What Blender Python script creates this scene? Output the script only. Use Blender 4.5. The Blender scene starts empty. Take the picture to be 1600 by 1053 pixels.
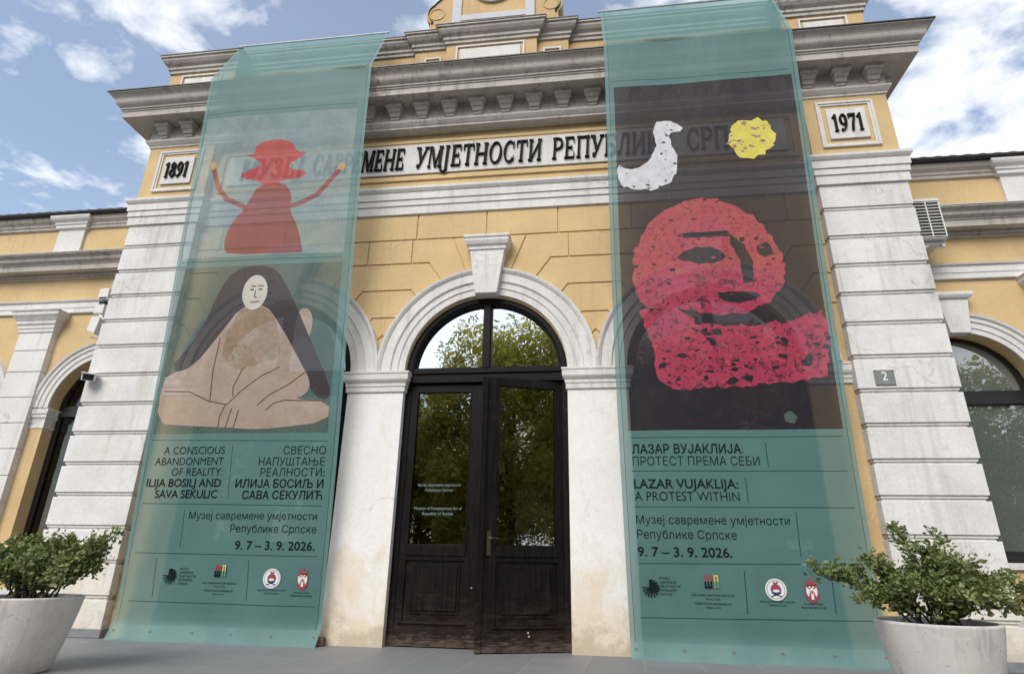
import bpy, math, random
from math import sin, cos, pi, radians, sqrt, hypot, atan2
from mathutils import Matrix, Vector
from mathutils.geometry import delaunay_2d_cdt

S = bpy.context.scene
C = S.collection
rnd = random.Random(7)

# ------------------------------------------------------------------ camera
cam = bpy.data.cameras.new('camera')
cam.sensor_width = 36.0
cam.lens = 20.705
cam.clip_start = 0.05
cam.clip_end = 2000
cam_o = bpy.data.objects.new('camera', cam)
C.objects.link(cam_o)
RX = Vector((0.9917336534682492, 0.12723135006962846, 0.016629616290773596))
DN = Vector((-0.029463075596046568, 0.3519377914782621, -0.9355595748565801))
FW = Vector((-0.12488509821007612, 0.9273359555678098, 0.35277717862157226))
M = Matrix.Identity(4)
for i in range(3):
    M[i][0], M[i][1], M[i][2] = RX[i], -DN[i], -FW[i]
M[0][3], M[1][3], M[2][3] = 1.369, -7.5, 0.99
cam_o.matrix_world = M
S.camera = cam_o

# ------------------------------------------------------------------ light
SUN_EL, SUN_AZ = 43.0, 200.0        # azimuth measured clockwise from +Y
W = bpy.data.worlds.new('World')
S.world = W
W.use_nodes = True
nt = W.node_tree
for n in list(nt.nodes):
    nt.nodes.remove(n)
def wn(t, **k):
    n = nt.nodes.new(t)
    for a, b in k.items():
        setattr(n, a, b)
    return n
sky = wn('ShaderNodeTexSky', sky_type='NISHITA', sun_disc=False)
sky.sun_elevation = radians(SUN_EL)
sky.sun_rotation = radians(SUN_AZ)
sky.air_density = 1.1
sky.dust_density = 0.7
sky.ozone_density = 1.3
bg1 = wn('ShaderNodeBackground'); bg1.inputs[1].default_value = 0.15
nt.links.new(sky.outputs[0], bg1.inputs[0])
tc = wn('ShaderNodeTexCoord')
sep = wn('ShaderNodeSeparateXYZ'); nt.links.new(tc.outputs['Generated'], sep.inputs[0])
def wmath(op, a, b=None, clamp=False):
    n = wn('ShaderNodeMath', operation=op, use_clamp=clamp)
    for i, v in enumerate((a, b)):
        if v is None: continue
        if isinstance(v, (int, float)): n.inputs[i].default_value = v
        else: nt.links.new(v, n.inputs[i])
    return n.outputs[0]
zz = wmath('ADD', wmath('MAXIMUM', sep.outputs[2], 0.0), 0.12)
com = wn('ShaderNodeCombineXYZ')
nt.links.new(wmath('DIVIDE', sep.outputs[0], zz), com.inputs[0])
nt.links.new(wmath('DIVIDE', sep.outputs[1], zz), com.inputs[1])
com.inputs[2].default_value = 5.2
nz = wn('ShaderNodeTexNoise'); nz.inputs['Scale'].default_value = 7.0; nz.inputs['Detail'].default_value = 9
nz.inputs['Roughness'].default_value = 0.56; nz.inputs['Distortion'].default_value = 0.25
nt.links.new(com.outputs[0], nz.inputs['Vector'])
nb = wn('ShaderNodeTexNoise'); nb.inputs['Scale'].default_value = 0.9; nb.inputs['Detail'].default_value = 2
nt.links.new(com.outputs[0], nb.inputs['Vector'])
# more cloud towards the east (+X), as one big bank
bank = wmath('MULTIPLY', wmath('SUBTRACT', wmath('DIVIDE', sep.outputs[0], zz), 0.15), 0.13)
bank = wmath('MINIMUM', wmath('MAXIMUM', bank, -0.03), 0.14)
dens = wmath('ADD', wmath('ADD', wmath('MULTIPLY', nz.outputs[0], 0.75), wmath('MULTIPLY', nb.outputs[0], 0.35)), bank)
rp = wn('ShaderNodeValToRGB')
rp.color_ramp.elements[0].position = 0.49; rp.color_ramp.elements[0].color = (0, 0, 0, 1)
rp.color_ramp.elements[1].position = 0.665; rp.color_ramp.elements[1].color = (1, 1, 1, 1)
nt.links.new(dens, rp.inputs[0])
cc = wn('ShaderNodeValToRGB')
cc.color_ramp.elements[0].position = 0.60; cc.color_ramp.elements[0].color = (0.95, 0.97, 1.0, 1)
cc.color_ramp.elements[1].position = 0.95; cc.color_ramp.elements[1].color = (0.62, 0.66, 0.72, 1)
nt.links.new(dens, cc.inputs[0])
bg2 = wn('ShaderNodeBackground'); bg2.inputs[1].default_value = 0.95
nt.links.new(cc.outputs[0], bg2.inputs[0])
# thin haze whitening low in the sky
hz = wmath('MULTIPLY', wmath('POWER', wmath('SUBTRACT', 1.0, wmath('MAXIMUM', sep.outputs[2], 0.0)), 4.0), 0.55)
veil = wmath('ADD', wmath('MULTIPLY', nb.outputs[0], 0.2), 0.06)
fac = wmath('MAXIMUM', rp.outputs[0], wmath('MAXIMUM', hz, veil), True)
ms = wn('ShaderNodeMixShader')
nt.links.new(wmath('MULTIPLY', fac, 0.95), ms.inputs[0])
nt.links.new(bg1.outputs[0], ms.inputs[1]); nt.links.new(bg2.outputs[0], ms.inputs[2])
wo = wn('ShaderNodeOutputWorld'); nt.links.new(ms.outputs[0], wo.inputs[0])

sun = bpy.data.lights.new('sun', 'SUN')
sun.energy = 2.7
sun.angle = radians(38)
sun.color = (1.0, 0.95, 0.87)
sun_o = bpy.data.objects.new('sun', sun)
C.objects.link(sun_o)
az, el = radians(SUN_AZ), radians(SUN_EL)
sd = Vector((sin(az) * cos(el), cos(az) * cos(el), sin(el)))
sun_o.rotation_euler = sd.to_track_quat('Z', 'Y').to_euler()
sun_o.location = sd * 60

S.view_settings.view_transform = 'Standard'
S.view_settings.look = 'None'
S.view_settings.gamma = 1
S.view_settings.exposure = 0.38
S.cycles.max_bounces = 8
S.cycles.transparent_max_bounces = 16

# ------------------------------------------------------------------ materials
class NT:
    def __init__(self, name):
        self.m = bpy.data.materials.new(name)
        self.m.use_nodes = True
        self.t = self.m.node_tree
        self.p = self.t.nodes['Principled BSDF']
        self.out = self.t.nodes['Material Output']
    def n(self, t, **k):
        n = self.t.nodes.new(t)
        for a, b in k.items(): setattr(n, a, b)
        return n
    def l(self, a, b): self.t.links.new(a, b)
    def setv(self, node, key, v):
        if isinstance(v, (int, float)): node.inputs[key].default_value = v
        elif isinstance(v, tuple): node.inputs[key].default_value = v if len(v) == 4 else v + (1,)
        else: self.l(v, node.inputs[key])
    def math(self, op, a, b=None, clamp=False):
        n = self.n('ShaderNodeMath', operation=op, use_clamp=clamp)
        self.setv(n, 0, a)
        if b is not None: self.setv(n, 1, b)
        return n.outputs[0]
    def coords(self, scale=(1, 1, 1), obj=True):
        t = self.n('ShaderNodeTexCoord')
        mp = self.n('ShaderNodeMapping'); mp.inputs['Scale'].default_value = scale
        self.l(t.outputs['Object'], mp.inputs['Vector'])
        return mp.outputs[0]
    def noise(self, vec, scale, detail=4, rough=0.55, dist=0.0):
        n = self.n('ShaderNodeTexNoise')
        n.inputs['Scale'].default_value = scale; n.inputs['Detail'].default_value = detail
        n.inputs['Roughness'].default_value = rough; n.inputs['Distortion'].default_value = dist
        self.l(vec, n.inputs['Vector'])
        return n.outputs[0]
    def ramp(self, v, a, b, ca=(0, 0, 0), cb=(1, 1, 1)):
        r = self.n('ShaderNodeValToRGB')
        e = r.color_ramp.elements
        e[0].position, e[1].position = a, b
        e[0].color, e[1].color = ca + (1,), cb + (1,)
        self.l(v, r.inputs[0])
        return r.outputs[0]
    def mix(self, f, a, b):
        n = self.n('ShaderNodeMix', data_type='RGBA')
        self.setv(n, 0, f); self.setv(n, 6, a); self.setv(n, 7, b)
        return n.outputs[2]
    def bump(self, h, strength, dist):
        b = self.n('ShaderNodeBump')
        b.inputs['Strength'].default_value = strength; b.inputs['Distance'].default_value = dist
        self.l(h, b.inputs['Height']); self.l(b.outputs[0], self.p.inputs['Normal'])
    def base(self, c): self.setv(self.p, 'Base Color', c)
    def rough(self, v): self.setv(self.p, 'Roughness', v)

def stucco(name, col, col2, dirt, dirt_amt=0.5, streak=0.35, bump=0.25, low_stain=None):
    m = NT(name)
    v = m.coords()
    a = m.noise(v, 1.3, 6, 0.6)
    c = m.mix(m.ramp(a, 0.35, 0.7), col, col2)
    f = m.noise(v, 22, 4, 0.6)
    c = m.mix(m.math('MULTIPLY', m.ramp(f, 0.45, 0.75), 0.22), c, dirt)
    sv = m.coords((7, 7, 0.55))
    st = m.noise(sv, 1.6, 5, 0.62)
    st2 = m.noise(v, 0.8, 3)
    sm = m.math('MULTIPLY', m.ramp(st, 0.5, 0.72), m.ramp(st2, 0.38, 0.62))
    c = m.mix(m.math('MULTIPLY', sm, streak), c, dirt)
    pt = m.noise(v, 4.5, 7, 0.7, 0.4)
    c = m.mix(m.math('MULTIPLY', m.ramp(pt, 0.6, 0.74), dirt_amt), c, dirt)
    if low_stain:
        scol, ztop, amt = low_stain
        sp = m.n('ShaderNodeSeparateXYZ')
        g = m.n('ShaderNodeNewGeometry'); m.l(g.outputs['Position'], sp.inputs[0])
        zf = m.math('DIVIDE', m.math('SUBTRACT', ztop, sp.outputs[2]), ztop, True)
        nn = m.noise(m.coords((2.2, 2.2, 1.2)), 1.5, 7, 0.66, 0.6)
        k = m.ramp(m.math('ADD', m.math('MULTIPLY', zf, 0.42), nn), 0.56, 0.86)
        c = m.mix(m.math('MULTIPLY', k, amt), c, scol)
        n3 = m.noise(v, 3.2, 8, 0.7)
        k2 = m.ramp(m.math('ADD', m.math('MULTIPLY', m.math('DIVIDE', m.math('SUBTRACT', 0.55, sp.outputs[2]), 0.55, True), 0.4), n3), 0.68, 0.82)
        c = m.mix(m.math('MULTIPLY', k2, amt * 0.8), c, (0.30, 0.25, 0.17))
    vo = m.n('ShaderNodeTexVoronoi', feature='DISTANCE_TO_EDGE'); vo.inputs['Scale'].default_value = 0.75
    va = m.n('ShaderNodeVectorMath', operation='ADD'); m.l(v, va.inputs[0])
    nv = m.n('ShaderNodeTexNoise'); nv.inputs['Scale'].default_value = 2.6; nv.inputs['Detail'].default_value = 6; m.l(v, nv.inputs['Vector'])
    vs_ = m.n('ShaderNodeVectorMath', operation='SCALE'); vs_.inputs['Scale'].default_value = 0.7; m.l(nv.outputs['Color'], vs_.inputs[0])
    m.l(vs_.outputs[0], va.inputs[1]); m.l(va.outputs[0], vo.inputs['Vector'])
    ck = m.math('MULTIPLY', m.ramp(vo.outputs['Distance'], 0.002, 0.010, (1, 1, 1), (0, 0, 0)), m.ramp(st2, 0.46, 0.6))
    c = m.mix(m.math('MULTIPLY', ck, 0.55), c, dirt)
    m.base(c)
    m.rough(0.88)
    h = m.math('ADD', m.math('MULTIPLY', m.noise(v, 60, 3), 0.4), m.noise(v, 7, 5))
    m.bump(h, bump, 0.02)
    return m.m

YELLOW = stucco('ochre stucco', (0.605, 0.435, 0.22), (0.51, 0.36, 0.18), (0.36, 0.27, 0.17), 0.30, 0.45)
WHITE = stucco('painted plaster', (0.675, 0.66, 0.64), (0.55, 0.535, 0.515), (0.34, 0.32, 0.28), 0.4, 0.6)
PIER = stucco('pier plaster', (0.76, 0.75, 0.73), (0.70, 0.69, 0.67), (0.50, 0.44, 0.36), 0.2, 0.25, 0.3, ((0.60, 0.46, 0.28), 1.35, 0.62))
PILA = stucco('rusticated plaster', (0.68, 0.67, 0.655), (0.55, 0.54, 0.525), (0.34, 0.32, 0.28), 0.42, 0.6, 0.4, ((0.60, 0.50, 0.36), 1.3, 0.5))
WEATH = stucco('weathered cornice plaster', (0.49, 0.445, 0.40), (0.37, 0.335, 0.295), (0.13, 0.11, 0.09), 0.6, 0.85, 0.35)
ATTICY = stucco('weathered ochre stucco', (0.56, 0.38, 0.19), (0.48, 0.325, 0.16), (0.28, 0.21, 0.14), 0.4, 0.55)
LIGHTW = stucco('weathered pale cornice plaster', (0.60, 0.56, 0.51), (0.50, 0.46, 0.415), (0.22, 0.19, 0.16), 0.5, 0.6, 0.35)
GREYT = stucco('grey painted trim', (0.52, 0.53, 0.55), (0.46, 0.47, 0.49), (0.30, 0.29, 0.27), 0.3, 0.3)

def simple(name, col, rough=0.5, metal=0.0, var=0.12, bump=0.0, scale=8):
    m = NT(name)
    v = m.coords()
    n = m.noise(v, scale, 4)
    d = tuple(x * (1 - 2 * var) for x in col)
    m.base(m.mix(m.ramp(n, 0.3, 0.72), col, d))
    m.rough(rough); m.p.inputs['Metallic'].default_value = metal
    if bump: m.bump(m.noise(v, scale * 4, 4), bump, 0.01)
    return m.m
BLACKP = simple('black painted letters', (0.012, 0.012, 0.013), 0.7)
BLACKP.node_tree.nodes['Principled BSDF'].inputs['Specular IOR Level'].default_value = 0.12
SHEET = simple('dark roof sheet metal', (0.055, 0.05, 0.048), 0.45, 0.3, 0.25)
BLACKF = simple('black window frame paint', (0.012, 0.011, 0.012), 0.38, 0, 0.2, 0.1)
ACW = simple('air conditioner casing', (0.66, 0.65, 0.62), 0.45, 0, 0.06)
ACG = simple('grey cable trunking', (0.40, 0.40, 0.39), 0.5, 0, 0.08)
DARK = simple('dark cavity', (0.01, 0.01, 0.01), 0.8)
METAL = simple('galvanised metal', (0.45, 0.45, 0.44), 0.38, 0.8)
BRASS = simple('worn brass', (0.16, 0.12, 0.07), 0.4, 0.9, 0.3)
WPLAST = simple('white plastic', (0.78, 0.78, 0.78), 0.35, 0, 0.04)
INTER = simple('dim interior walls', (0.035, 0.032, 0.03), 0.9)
PLINTH = simple('grey stone skirting', (0.20, 0.21, 0.22), 0.7, 0, 0.15, 0.2)
PLATE = simple('green grey enamel plate', (0.19, 0.21, 0.205), 0.4, 0, 0.1)
INK = simple('black print', (0.008, 0.014, 0.016), 0.8)
INK.node_tree.nodes['Principled BSDF'].inputs['Specular IOR Level'].default_value = 0.1
INKW = simple('white print', (0.68, 0.68, 0.68), 0.6, 0, .03)
INKR = simple('red print', (0.33, 0.05, 0.06), 0.6)
INKG = simple('green print', (0.10, 0.30, 0.14), 0.6)
INKY = simple('yellow print', (0.62, 0.50, 0.12), 0.6)
INKB = simple('blue print', (0.08, 0.10, 0.24), 0.6)
STICK = simple('pale blue window lettering', (0.16, 0.22, 0.22), 0.6, 0, .03)
ORNG = simple('orange notice lettering', (0.42, 0.16, 0.05), 0.6, 0, .1)
BLOCKW = simple('weathered brown wood block', (0.14, 0.085, 0.06), 0.8, 0, 0.3, 0.3)
SOIL = simple('potting soil', (0.05, 0.035, 0.025), 0.95, 0, 0.3, 0.4)

def door_wood():
    m = NT('black stained door wood')
    v = m.coords((9, 9, 0.8))
    g = m.noise(v, 3.0, 7, 0.65, 0.3)
    c = m.mix(m.ramp(g, 0.35, 0.75), (0.003, 0.0027, 0.003), (0.012, 0.0095, 0.009))
    sp = m.n('ShaderNodeSeparateXYZ'); ge = m.n('ShaderNodeNewGeometry'); m.l(ge.outputs['Position'], sp.inputs[0])
    low = m.math('DIVIDE', m.math('SUBTRACT', 0.75, sp.outputs[2]), 0.75, True)
    k = m.ramp(m.math('ADD', m.math('MULTIPLY', low, 0.3), m.noise(m.coords((1.5, 1.5, 5)), 2.0, 7, 0.7)), 0.58, 0.8)
    c = m.mix(m.math('MULTIPLY', k, 0.5), c, (0.05, 0.03, 0.025))
    k2 = m.ramp(m.math('ADD', m.math('MULTIPLY', m.math('DIVIDE', m.math('SUBTRACT', 0.28, sp.outputs[2]), 0.28, True), 0.3), m.noise(m.coords((2, 2, 14)), 3, 7, 0.72)), 0.66, 0.8)
    c = m.mix(m.math('MULTIPLY', k2, 0.55), c, (0.14, 0.105, 0.08))
    m.base(c)
    m.rough(m.math('ADD', m.math('MULTIPLY', g, 0.35), 0.28))
    m.bump(g, 0.35, 0.006)
    m.p.inputs['Specular IOR Level'].default_value = 0.12
    return m.m
WOOD = door_wood()
REDWOOD = simple('bare reddish door edge wood', (0.075, 0.035, 0.025), 0.6, 0, 0.35, 0.3, 14)

def glass(name, refl, tint=(0.45, 0.47, 0.45), film=None):
    m = NT(name)
    g = m.n('ShaderNodeBsdfGlossy'); g.inputs['Roughness'].default_value = 0.0
    g.inputs['Color'].default_value = (0.95, 0.96, 0.95, 1)
    bu = m.n('ShaderNodeBump'); bu.inputs['Strength'].default_value = 0.06; bu.inputs['Distance'].default_value = 0.05
    m.l(m.noise(m.coords(), 1.4, 2), bu.inputs['Height'])
    m.l(bu.outputs[0], g.inputs['Normal'])
    if film:
        b = m.n('ShaderNodeBsdfDiffuse'); b.inputs[0].default_value = film + (1,)
    else:
        b = m.n('ShaderNodeBsdfTransparent'); b.inputs[0].default_value = tint + (1,)
    lw = m.n('ShaderNodeFresnel'); lw.inputs[0].default_value = 1.5
    f = m.math('ADD', lw.outputs[0], refl, True)
    x = m.n('ShaderNodeMixShader')
    m.l(f, x.inputs[0]); m.l(b.outputs[0], x.inputs[1]); m.l(g.outputs[0], x.inputs[2])
    m.l(x.outputs[0], m.out.inputs[0])
    return m.m
GLASS = glass('door glass', 0.34)
FANGL = glass('fanlight glass', 0.82)
DIMGL = glass('dim side window glass', 0.03)
WINGL = glass('wing window glass', 0.30, film=(0.11, 0.125, 0.125))

def cloth(name, c1, c2, nscale=2.0, through=0.22, n2=None, rough=0.5, thr=0.5):
    m = NT(name)
    v = m.coords()
    n = m.noise(v, nscale, 7, 0.66, 0.5)
    c = m.mix(m.ramp(n, 0.36, 0.66), c1, c2)
    if n2:
        k = m.noise(v, nscale * 5, 8, 0.74, 1.2)
        c = m.mix(m.math('MULTIPLY', m.ramp(k, thr, thr + .16 if thr < .52 else thr + .05), 0.8), c, n2)
    m.base(c); m.rough(rough)
    m.p.inputs['Specular IOR Level'].default_value = 0.22
    m.bump(m.noise(m.coords((2.2, 1, 0.7)), 2.0, 4, 0.5, 0.6), 0.28, 0.03)
    tr = m.n('ShaderNodeBsdfTransparent')
    x = m.n('ShaderNodeMixShader'); x.inputs[0].default_value = through
    m.l(m.p.outputs[0], x.inputs[1]); m.l(tr.outputs[0], x.inputs[2]); m.l(x.outputs[0], m.out.inputs[0])
    return m.m
TEAL = cloth('teal mesh banner cloth', (0.112, 0.222, 0.212), (0.094, 0.197, 0.19), 1.2, 0.26)
HEM_SHEEN = cloth('pale teal doubled hem and foot sheen', (0.135, 0.25, 0.24), (0.118, 0.225, 0.216), 2.0, 0.24, None, 0.5)
LINEC = cloth('dark printed rule', (0.02, 0.06, 0.06), (0.02, 0.06, 0.06), 2.0, 0.15)
PALEB = cloth('pale blue grey painted ground', (0.24, 0.33, 0.32), (0.165, 0.245, 0.28), 2.4, 0.33, (0.30, 0.36, 0.31))
REDA = cloth('brick red paint', (0.46, 0.055, 0.05), (0.36, 0.045, 0.05), 3.0, 0.26)
REDB = cloth('plum brown paint', (0.21, 0.05, 0.045), (0.27, 0.05, 0.065), 2.4, 0.26, (0.17, 0.075, 0.05))
OCHR = cloth('ochre paint dab', (0.5, 0.33, 0.12), (0.42, 0.26, 0.10), 9, 0.2)
DTEAL = cloth('dark teal painted ground', (0.10, 0.135, 0.11), (0.05, 0.10, 0.098), 1.6, 0.26, (0.045, 0.105, 0.115))
CHAR = cloth('charcoal paint', (0.040, 0.034, 0.038), (0.045, 0.036, 0.038), 2.5, 0.16)
SKIN = cloth('fawn paint', (0.41, 0.315, 0.25), (0.33, 0.25, 0.20), 3.0, 0.22, (0.46, 0.365, 0.29))
OLIV = cloth('umber paint', (0.28, 0.195, 0.12), (0.38, 0.27, 0.20), 4.0, 0.24, (0.21, 0.145, 0.075))
CHALK = cloth('chalk white paint', (0.56, 0.52, 0.47), (0.48, 0.44, 0.39), 5.0, 0.12)
BRNL = cloth('brown outline paint', (0.13, 0.07, 0.055), (0.13, 0.07, 0.055), 5, 0.15)
NIGHT = cloth('brown black painted ground', (0.026, 0.021, 0.022), (0.017, 0.016, 0.027), 2.2, 0.21, (0.042, 0.034, 0.026))
MAGE = cloth('crimson paint', (0.37, 0.035, 0.08), (0.43, 0.06, 0.10), 2.2, 0.20, (0.035, 0.02, 0.027), thr=0.525)
CORAL = cloth('coral paint', (0.44, 0.08, 0.085), (0.40, 0.055, 0.095), 3.4, 0.22, (0.09, 0.04, 0.038), thr=0.535)
SWANW = cloth('rough white paint', (0.66, 0.66, 0.68), (0.5, 0.5, 0.52), 9.0, 0.12)
LEMON = cloth('lemon yellow paint', (0.68, 0.60, 0.10), (0.58, 0.5, 0.10), 8.0, 0.12)

def paving():
    m = NT('grey stone slabs')
    v = m.coords()
    b = m.n('ShaderNodeTexBrick')
    b.offset = 0.5
    b.inputs['Color1'].default_value = (0.165, 0.17, 0.173, 1); b.inputs['Color2'].default_value = (0.205, 0.20, 0.205, 1)
    b.inputs['Mortar'].default_value = (0.25, 0.245, 0.24, 1)
    b.inputs['Scale'].default_value = 1.0; b.inputs['Mortar Size'].default_value = 0.006
    b.inputs['Brick Width'].default_value = 1.15; b.inputs['Row Height'].default_value = 0.58
    mp = m.n('ShaderNodeMapping'); mp.inputs['Rotation'].default_value = (0, 0, radians(90 + 4)); mp.inputs['Location'].default_value = (0.1, 0.42, 0)
    m.l(v, mp.inputs[0]); m.l(mp.outputs[0], b.inputs['Vector'])
    n = m.noise(v, 1.6, 7, 0.65)
    c = m.mix(m.math('MULTIPLY', m.ramp(n, 0.4, 0.7), 0.5), b.outputs[0], (0.16, 0.155, 0.15))
    n2 = m.noise(m.coords((1, 3, 1)), 2.5, 6, 0.7)
    c = m.mix(m.math('MULTIPLY', m.ramp(n2, 0.5, 0.7), 0.6), c, (0.145, 0.15, 0.145))
    m.base(c); m.rough(0.62)
    m.bump(m.math('ADD', m.math('MULTIPLY', m.noise(v, 40, 4), 0.5), n), 0.25, 0.01)
    return m.m
PAVE = paving()
ASPH = simple('asphalt', (0.055, 0.055, 0.055), 0.85, 0, 0.2, 0.3, 3)

def concrete():
    m = NT('cast pale concrete')
    v = m.coords()
    n = m.noise(v, 3, 7, 0.65)
    c = m.mix(m.ramp(n, 0.35, 0.7), (0.60, 0.565, 0.53), (0.49, 0.46, 0.425))
    st = m.noise(m.coords((9, 9, 0.7)), 1.6, 5, 0.6)
    c = m.mix(m.math('MULTIPLY', m.ramp(st, 0.52, 0.7), 0.4), c, (0.25, 0.225, 0.20))
    sp = m.noise(v, 30, 3, 0.5)
    c = m.mix(m.math('MULTIPLY', m.ramp(sp, 0.66, 0.72), 0.5), c, (0.22, 0.20, 0.17))
    m.base(c); m.rough(0.85)
    m.bump(m.math('ADD', m.noise(v, 26, 5), n), 0.25, 0.01)
    return m.m
CONC = concrete()

def leafmat(name, c1, c2, c3, trans=0.3):
    m = NT(name)
    g = m.n('ShaderNodeNewGeometry')
    r = m.ramp(g.outputs['Random Per Island'], 0.1, 0.75, c1, c2)
    k = m.ramp(m.noise(m.coords(), 1.1, 3), 0.42, 0.62)
    c = m.mix(m.math('MULTIPLY', k, 0.6), r, c3)
    m.base(c); m.rough(0.42)
    m.p.inputs['Specular IOR Level'].default_value = 0.3
    t = m.n('ShaderNodeBsdfTranslucent'); m.l(c, t.inputs[0])
    x = m.n('ShaderNodeMixShader'); x.inputs[0].default_value = trans
    m.l(m.p.outputs[0], x.inputs[1]); m.l(t.outputs[0], x.inputs[2]); m.l(x.outputs[0], m.out.inputs[0])
    return m.m
SHLEAF = leafmat('shrub leaves', (0.065, 0.095, 0.025), (0.21, 0.255, 0.085), (0.31, 0.33, 0.14), 0.25)
TRLEAF = leafmat('street tree leaves', (0.18, 0.20, 0.028), (0.42, 0.40, 0.075), (0.48, 0.40, 0.075), 0.5)
BARK = simple('bark', (0.10, 0.075, 0.055), 0.9, 0, 0.3, 0.4, 6)
STEM = simple('shrub stems', (0.07, 0.055, 0.04), 0.85, 0, 0.2)

# ------------------------------------------------------------------ mesh helpers
class MB:
    def __init__(self): self.v, self.f, self.mi = [], [], []
    def add(self, vs, fs, mi=0):
        o = len(self.v)
        self.v += [tuple(x) for x in vs]
        for f in fs:
            self.f.append(tuple(o + i for i in f)); self.mi.append(mi)
        return self
    def box(self, x0, x1, y0, y1, z0, z1, mi=0):
        vs = [(x, y, z) for z in (z0, z1) for y in (y0, y1) for x in (x0, x1)]
        return self.add(vs, [(0, 2, 3, 1), (4, 5, 7, 6), (0, 1, 5, 4), (2, 6, 7, 3), (0, 4, 6, 2), (1, 3, 7, 5)], mi)
    def prism_y(self, poly, y0, y1, mi=0):           # polygon in (x,z), extruded along y
        n = len(poly)
        vs = [(x, y0, z) for x, z in poly] + [(x, y1, z) for x, z in poly]
        fs = [tuple(range(n)), tuple(range(2 * n - 1, n - 1, -1))] + [(i, n + i, n + (i + 1) % n, (i + 1) % n) for i in range(n)]
        return self.add(vs, fs, mi)
    def prism_x(self, poly, x0, x1, mi=0):           # polygon in (y,z), extruded along x
        n = len(poly)
        vs = [(x0, y, z) for y, z in poly] + [(x1, y, z) for y, z in poly]
        fs = [tuple(range(n)), tuple(range(2 * n - 1, n - 1, -1))] + [(i, n + i, n + (i + 1) % n, (i + 1) % n) for i in range(n)]
        return self.add(vs, fs, mi)
    def sweep(self, path, prof, mi=0, caps=True):    # path (x,y); prof (out,z); out = right hand of travel
        k, n = len(path), len(prof)
        rows = []
        for i, (x, y) in enumerate(path):
            ns = []
            for a, b in ((i - 1, i), (i, i + 1)):
                if 0 <= a and b < k:
                    dx, dy = path[b][0] - path[a][0], path[b][1] - path[a][1]
                    L = hypot(dx, dy); ns.append((dy / L, -dx / L))
            if len(ns) == 1: m = ns[0]
            else:
                d = 1 + ns[0][0] * ns[1][0] + ns[0][1] * ns[1][1]
                m = ((ns[0][0] + ns[1][0]) / d, (ns[0][1] + ns[1][1]) / d)
            rows += [(x + m[0] * o, y + m[1] * o, z) for o, z in prof]
        fs = [(i * n + j, (i + 1) * n + j, (i + 1) * n + j + 1, i * n + j + 1) for i in range(k - 1) for j in range(n - 1)]
        if caps: fs += [tuple(range(n)), tuple(range((k - 1) * n, k * n))]
        return self.add(rows, fs, mi)
    def arch(self, cx, cz, prof, a0=0.0, a1=pi, n=48, mi=0):   # prof (radius, y) swept round (cx,cz) in xz
        m = len(prof)
        vs = [(cx + r * cos(a0 + (a1 - a0) * i / n), y, cz + r * sin(a0 + (a1 - a0) * i / n)) for i in range(n + 1) for r, y in prof]
        fs = [(i * m + j, (i + 1) * m + j, (i + 1) * m + j + 1, i * m + j + 1) for i in range(n) for j in range(m - 1)]
        return self.add(vs, fs, mi)
    def tube(self, pts, r0, r1=None, n=8, mi=0):
        r1 = r0 if r1 is None else r1
        pts = [Vector(p) for p in pts]; k = len(pts)
        vs = []
        for i, p in enumerate(pts):
            d = (pts[min(i + 1, k - 1)] - pts[max(i - 1, 0)]).normalized()
            u = d.cross(Vector((0, 0, 1)) if abs(d.z) < 0.9 else Vector((1, 0, 0))).normalized(); w = d.cross(u)
            r = r0 + (r1 - r0) * i / (k - 1)
            vs += [p + (u * cos(2 * pi * j / n) + w * sin(2 * pi * j / n)) * r for j in range(n)]
        fs = [(i * n + j, i * n + (j + 1) % n, (i + 1) * n + (j + 1) % n, (i + 1) * n + j) for i in range(k - 1) for j in range(n)]
        fs += [tuple(range(n)), tuple(range((k - 1) * n, k * n))]
        return self.add(vs, fs, mi)
    def lathe(self, prof, n=48, cx=0, cy=0, mi=0):   # prof (r,z)
        m = len(prof)
        vs = [(cx + r * cos(2 * pi * i / n), cy + r * sin(2 * pi * i / n), z) for i in range(n) for r, z in prof]
        fs = [(i * m + j, ((i + 1) % n) * m + j, ((i + 1) % n) * m + j + 1, i * m + j + 1) for i in range(n) for j in range(m - 1)]
        return self.add(vs, fs, mi)
    def build(self, name, mats, parent=None, bevel=0.0, smooth=False):
        me = bpy.data.meshes.new(name)
        me.from_pydata(self.v, [], self.f)
        mats = mats if isinstance(mats, (list, tuple)) else [mats]
        for m in mats: me.materials.append(m)
        if len(mats) > 1: me.polygons.foreach_set('material_index', self.mi)
        if smooth: me.polygons.foreach_set('use_smooth', [True] * len(me.polygons))
        me.update()
        o = bpy.data.objects.new(name, me)
        C.objects.link(o)
        if parent: o.parent = parent
        if bevel:
            b = o.modifiers.new('bevel', 'BEVEL'); b.width = bevel; b.segments = 2; b.limit_method = 'ANGLE'; b.angle_limit = radians(40)
        return o

def cdt(outer, polys, extra=()):
    """triangles of the rectangle with, for each, the index of the last polygon that holds it (-1: none)"""
    vs, fs = [], []
    for poly in [outer] + polys:
        if sum(a[0] * b[1] - b[0] * a[1] for a, b in zip(poly, poly[1:] + poly[:1])) < 0: poly = poly[::-1]
        o = len(vs); vs += [Vector(p) for p in poly]; fs.append(list(range(o, o + len(poly))))
    vs += [Vector(p) for p in extra]
    V, E, F, ov, oe, of = delaunay_2d_cdt(vs, [], fs, 0, 1e-5)
    out = []
    for f, src in zip(F, of):
        if 0 in src or not src: out.append((f, max(src) - 1 if src else -1))
        else: out.append((f, max(src) - 1))
    return [(v.x, v.y) for v in V], out

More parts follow.
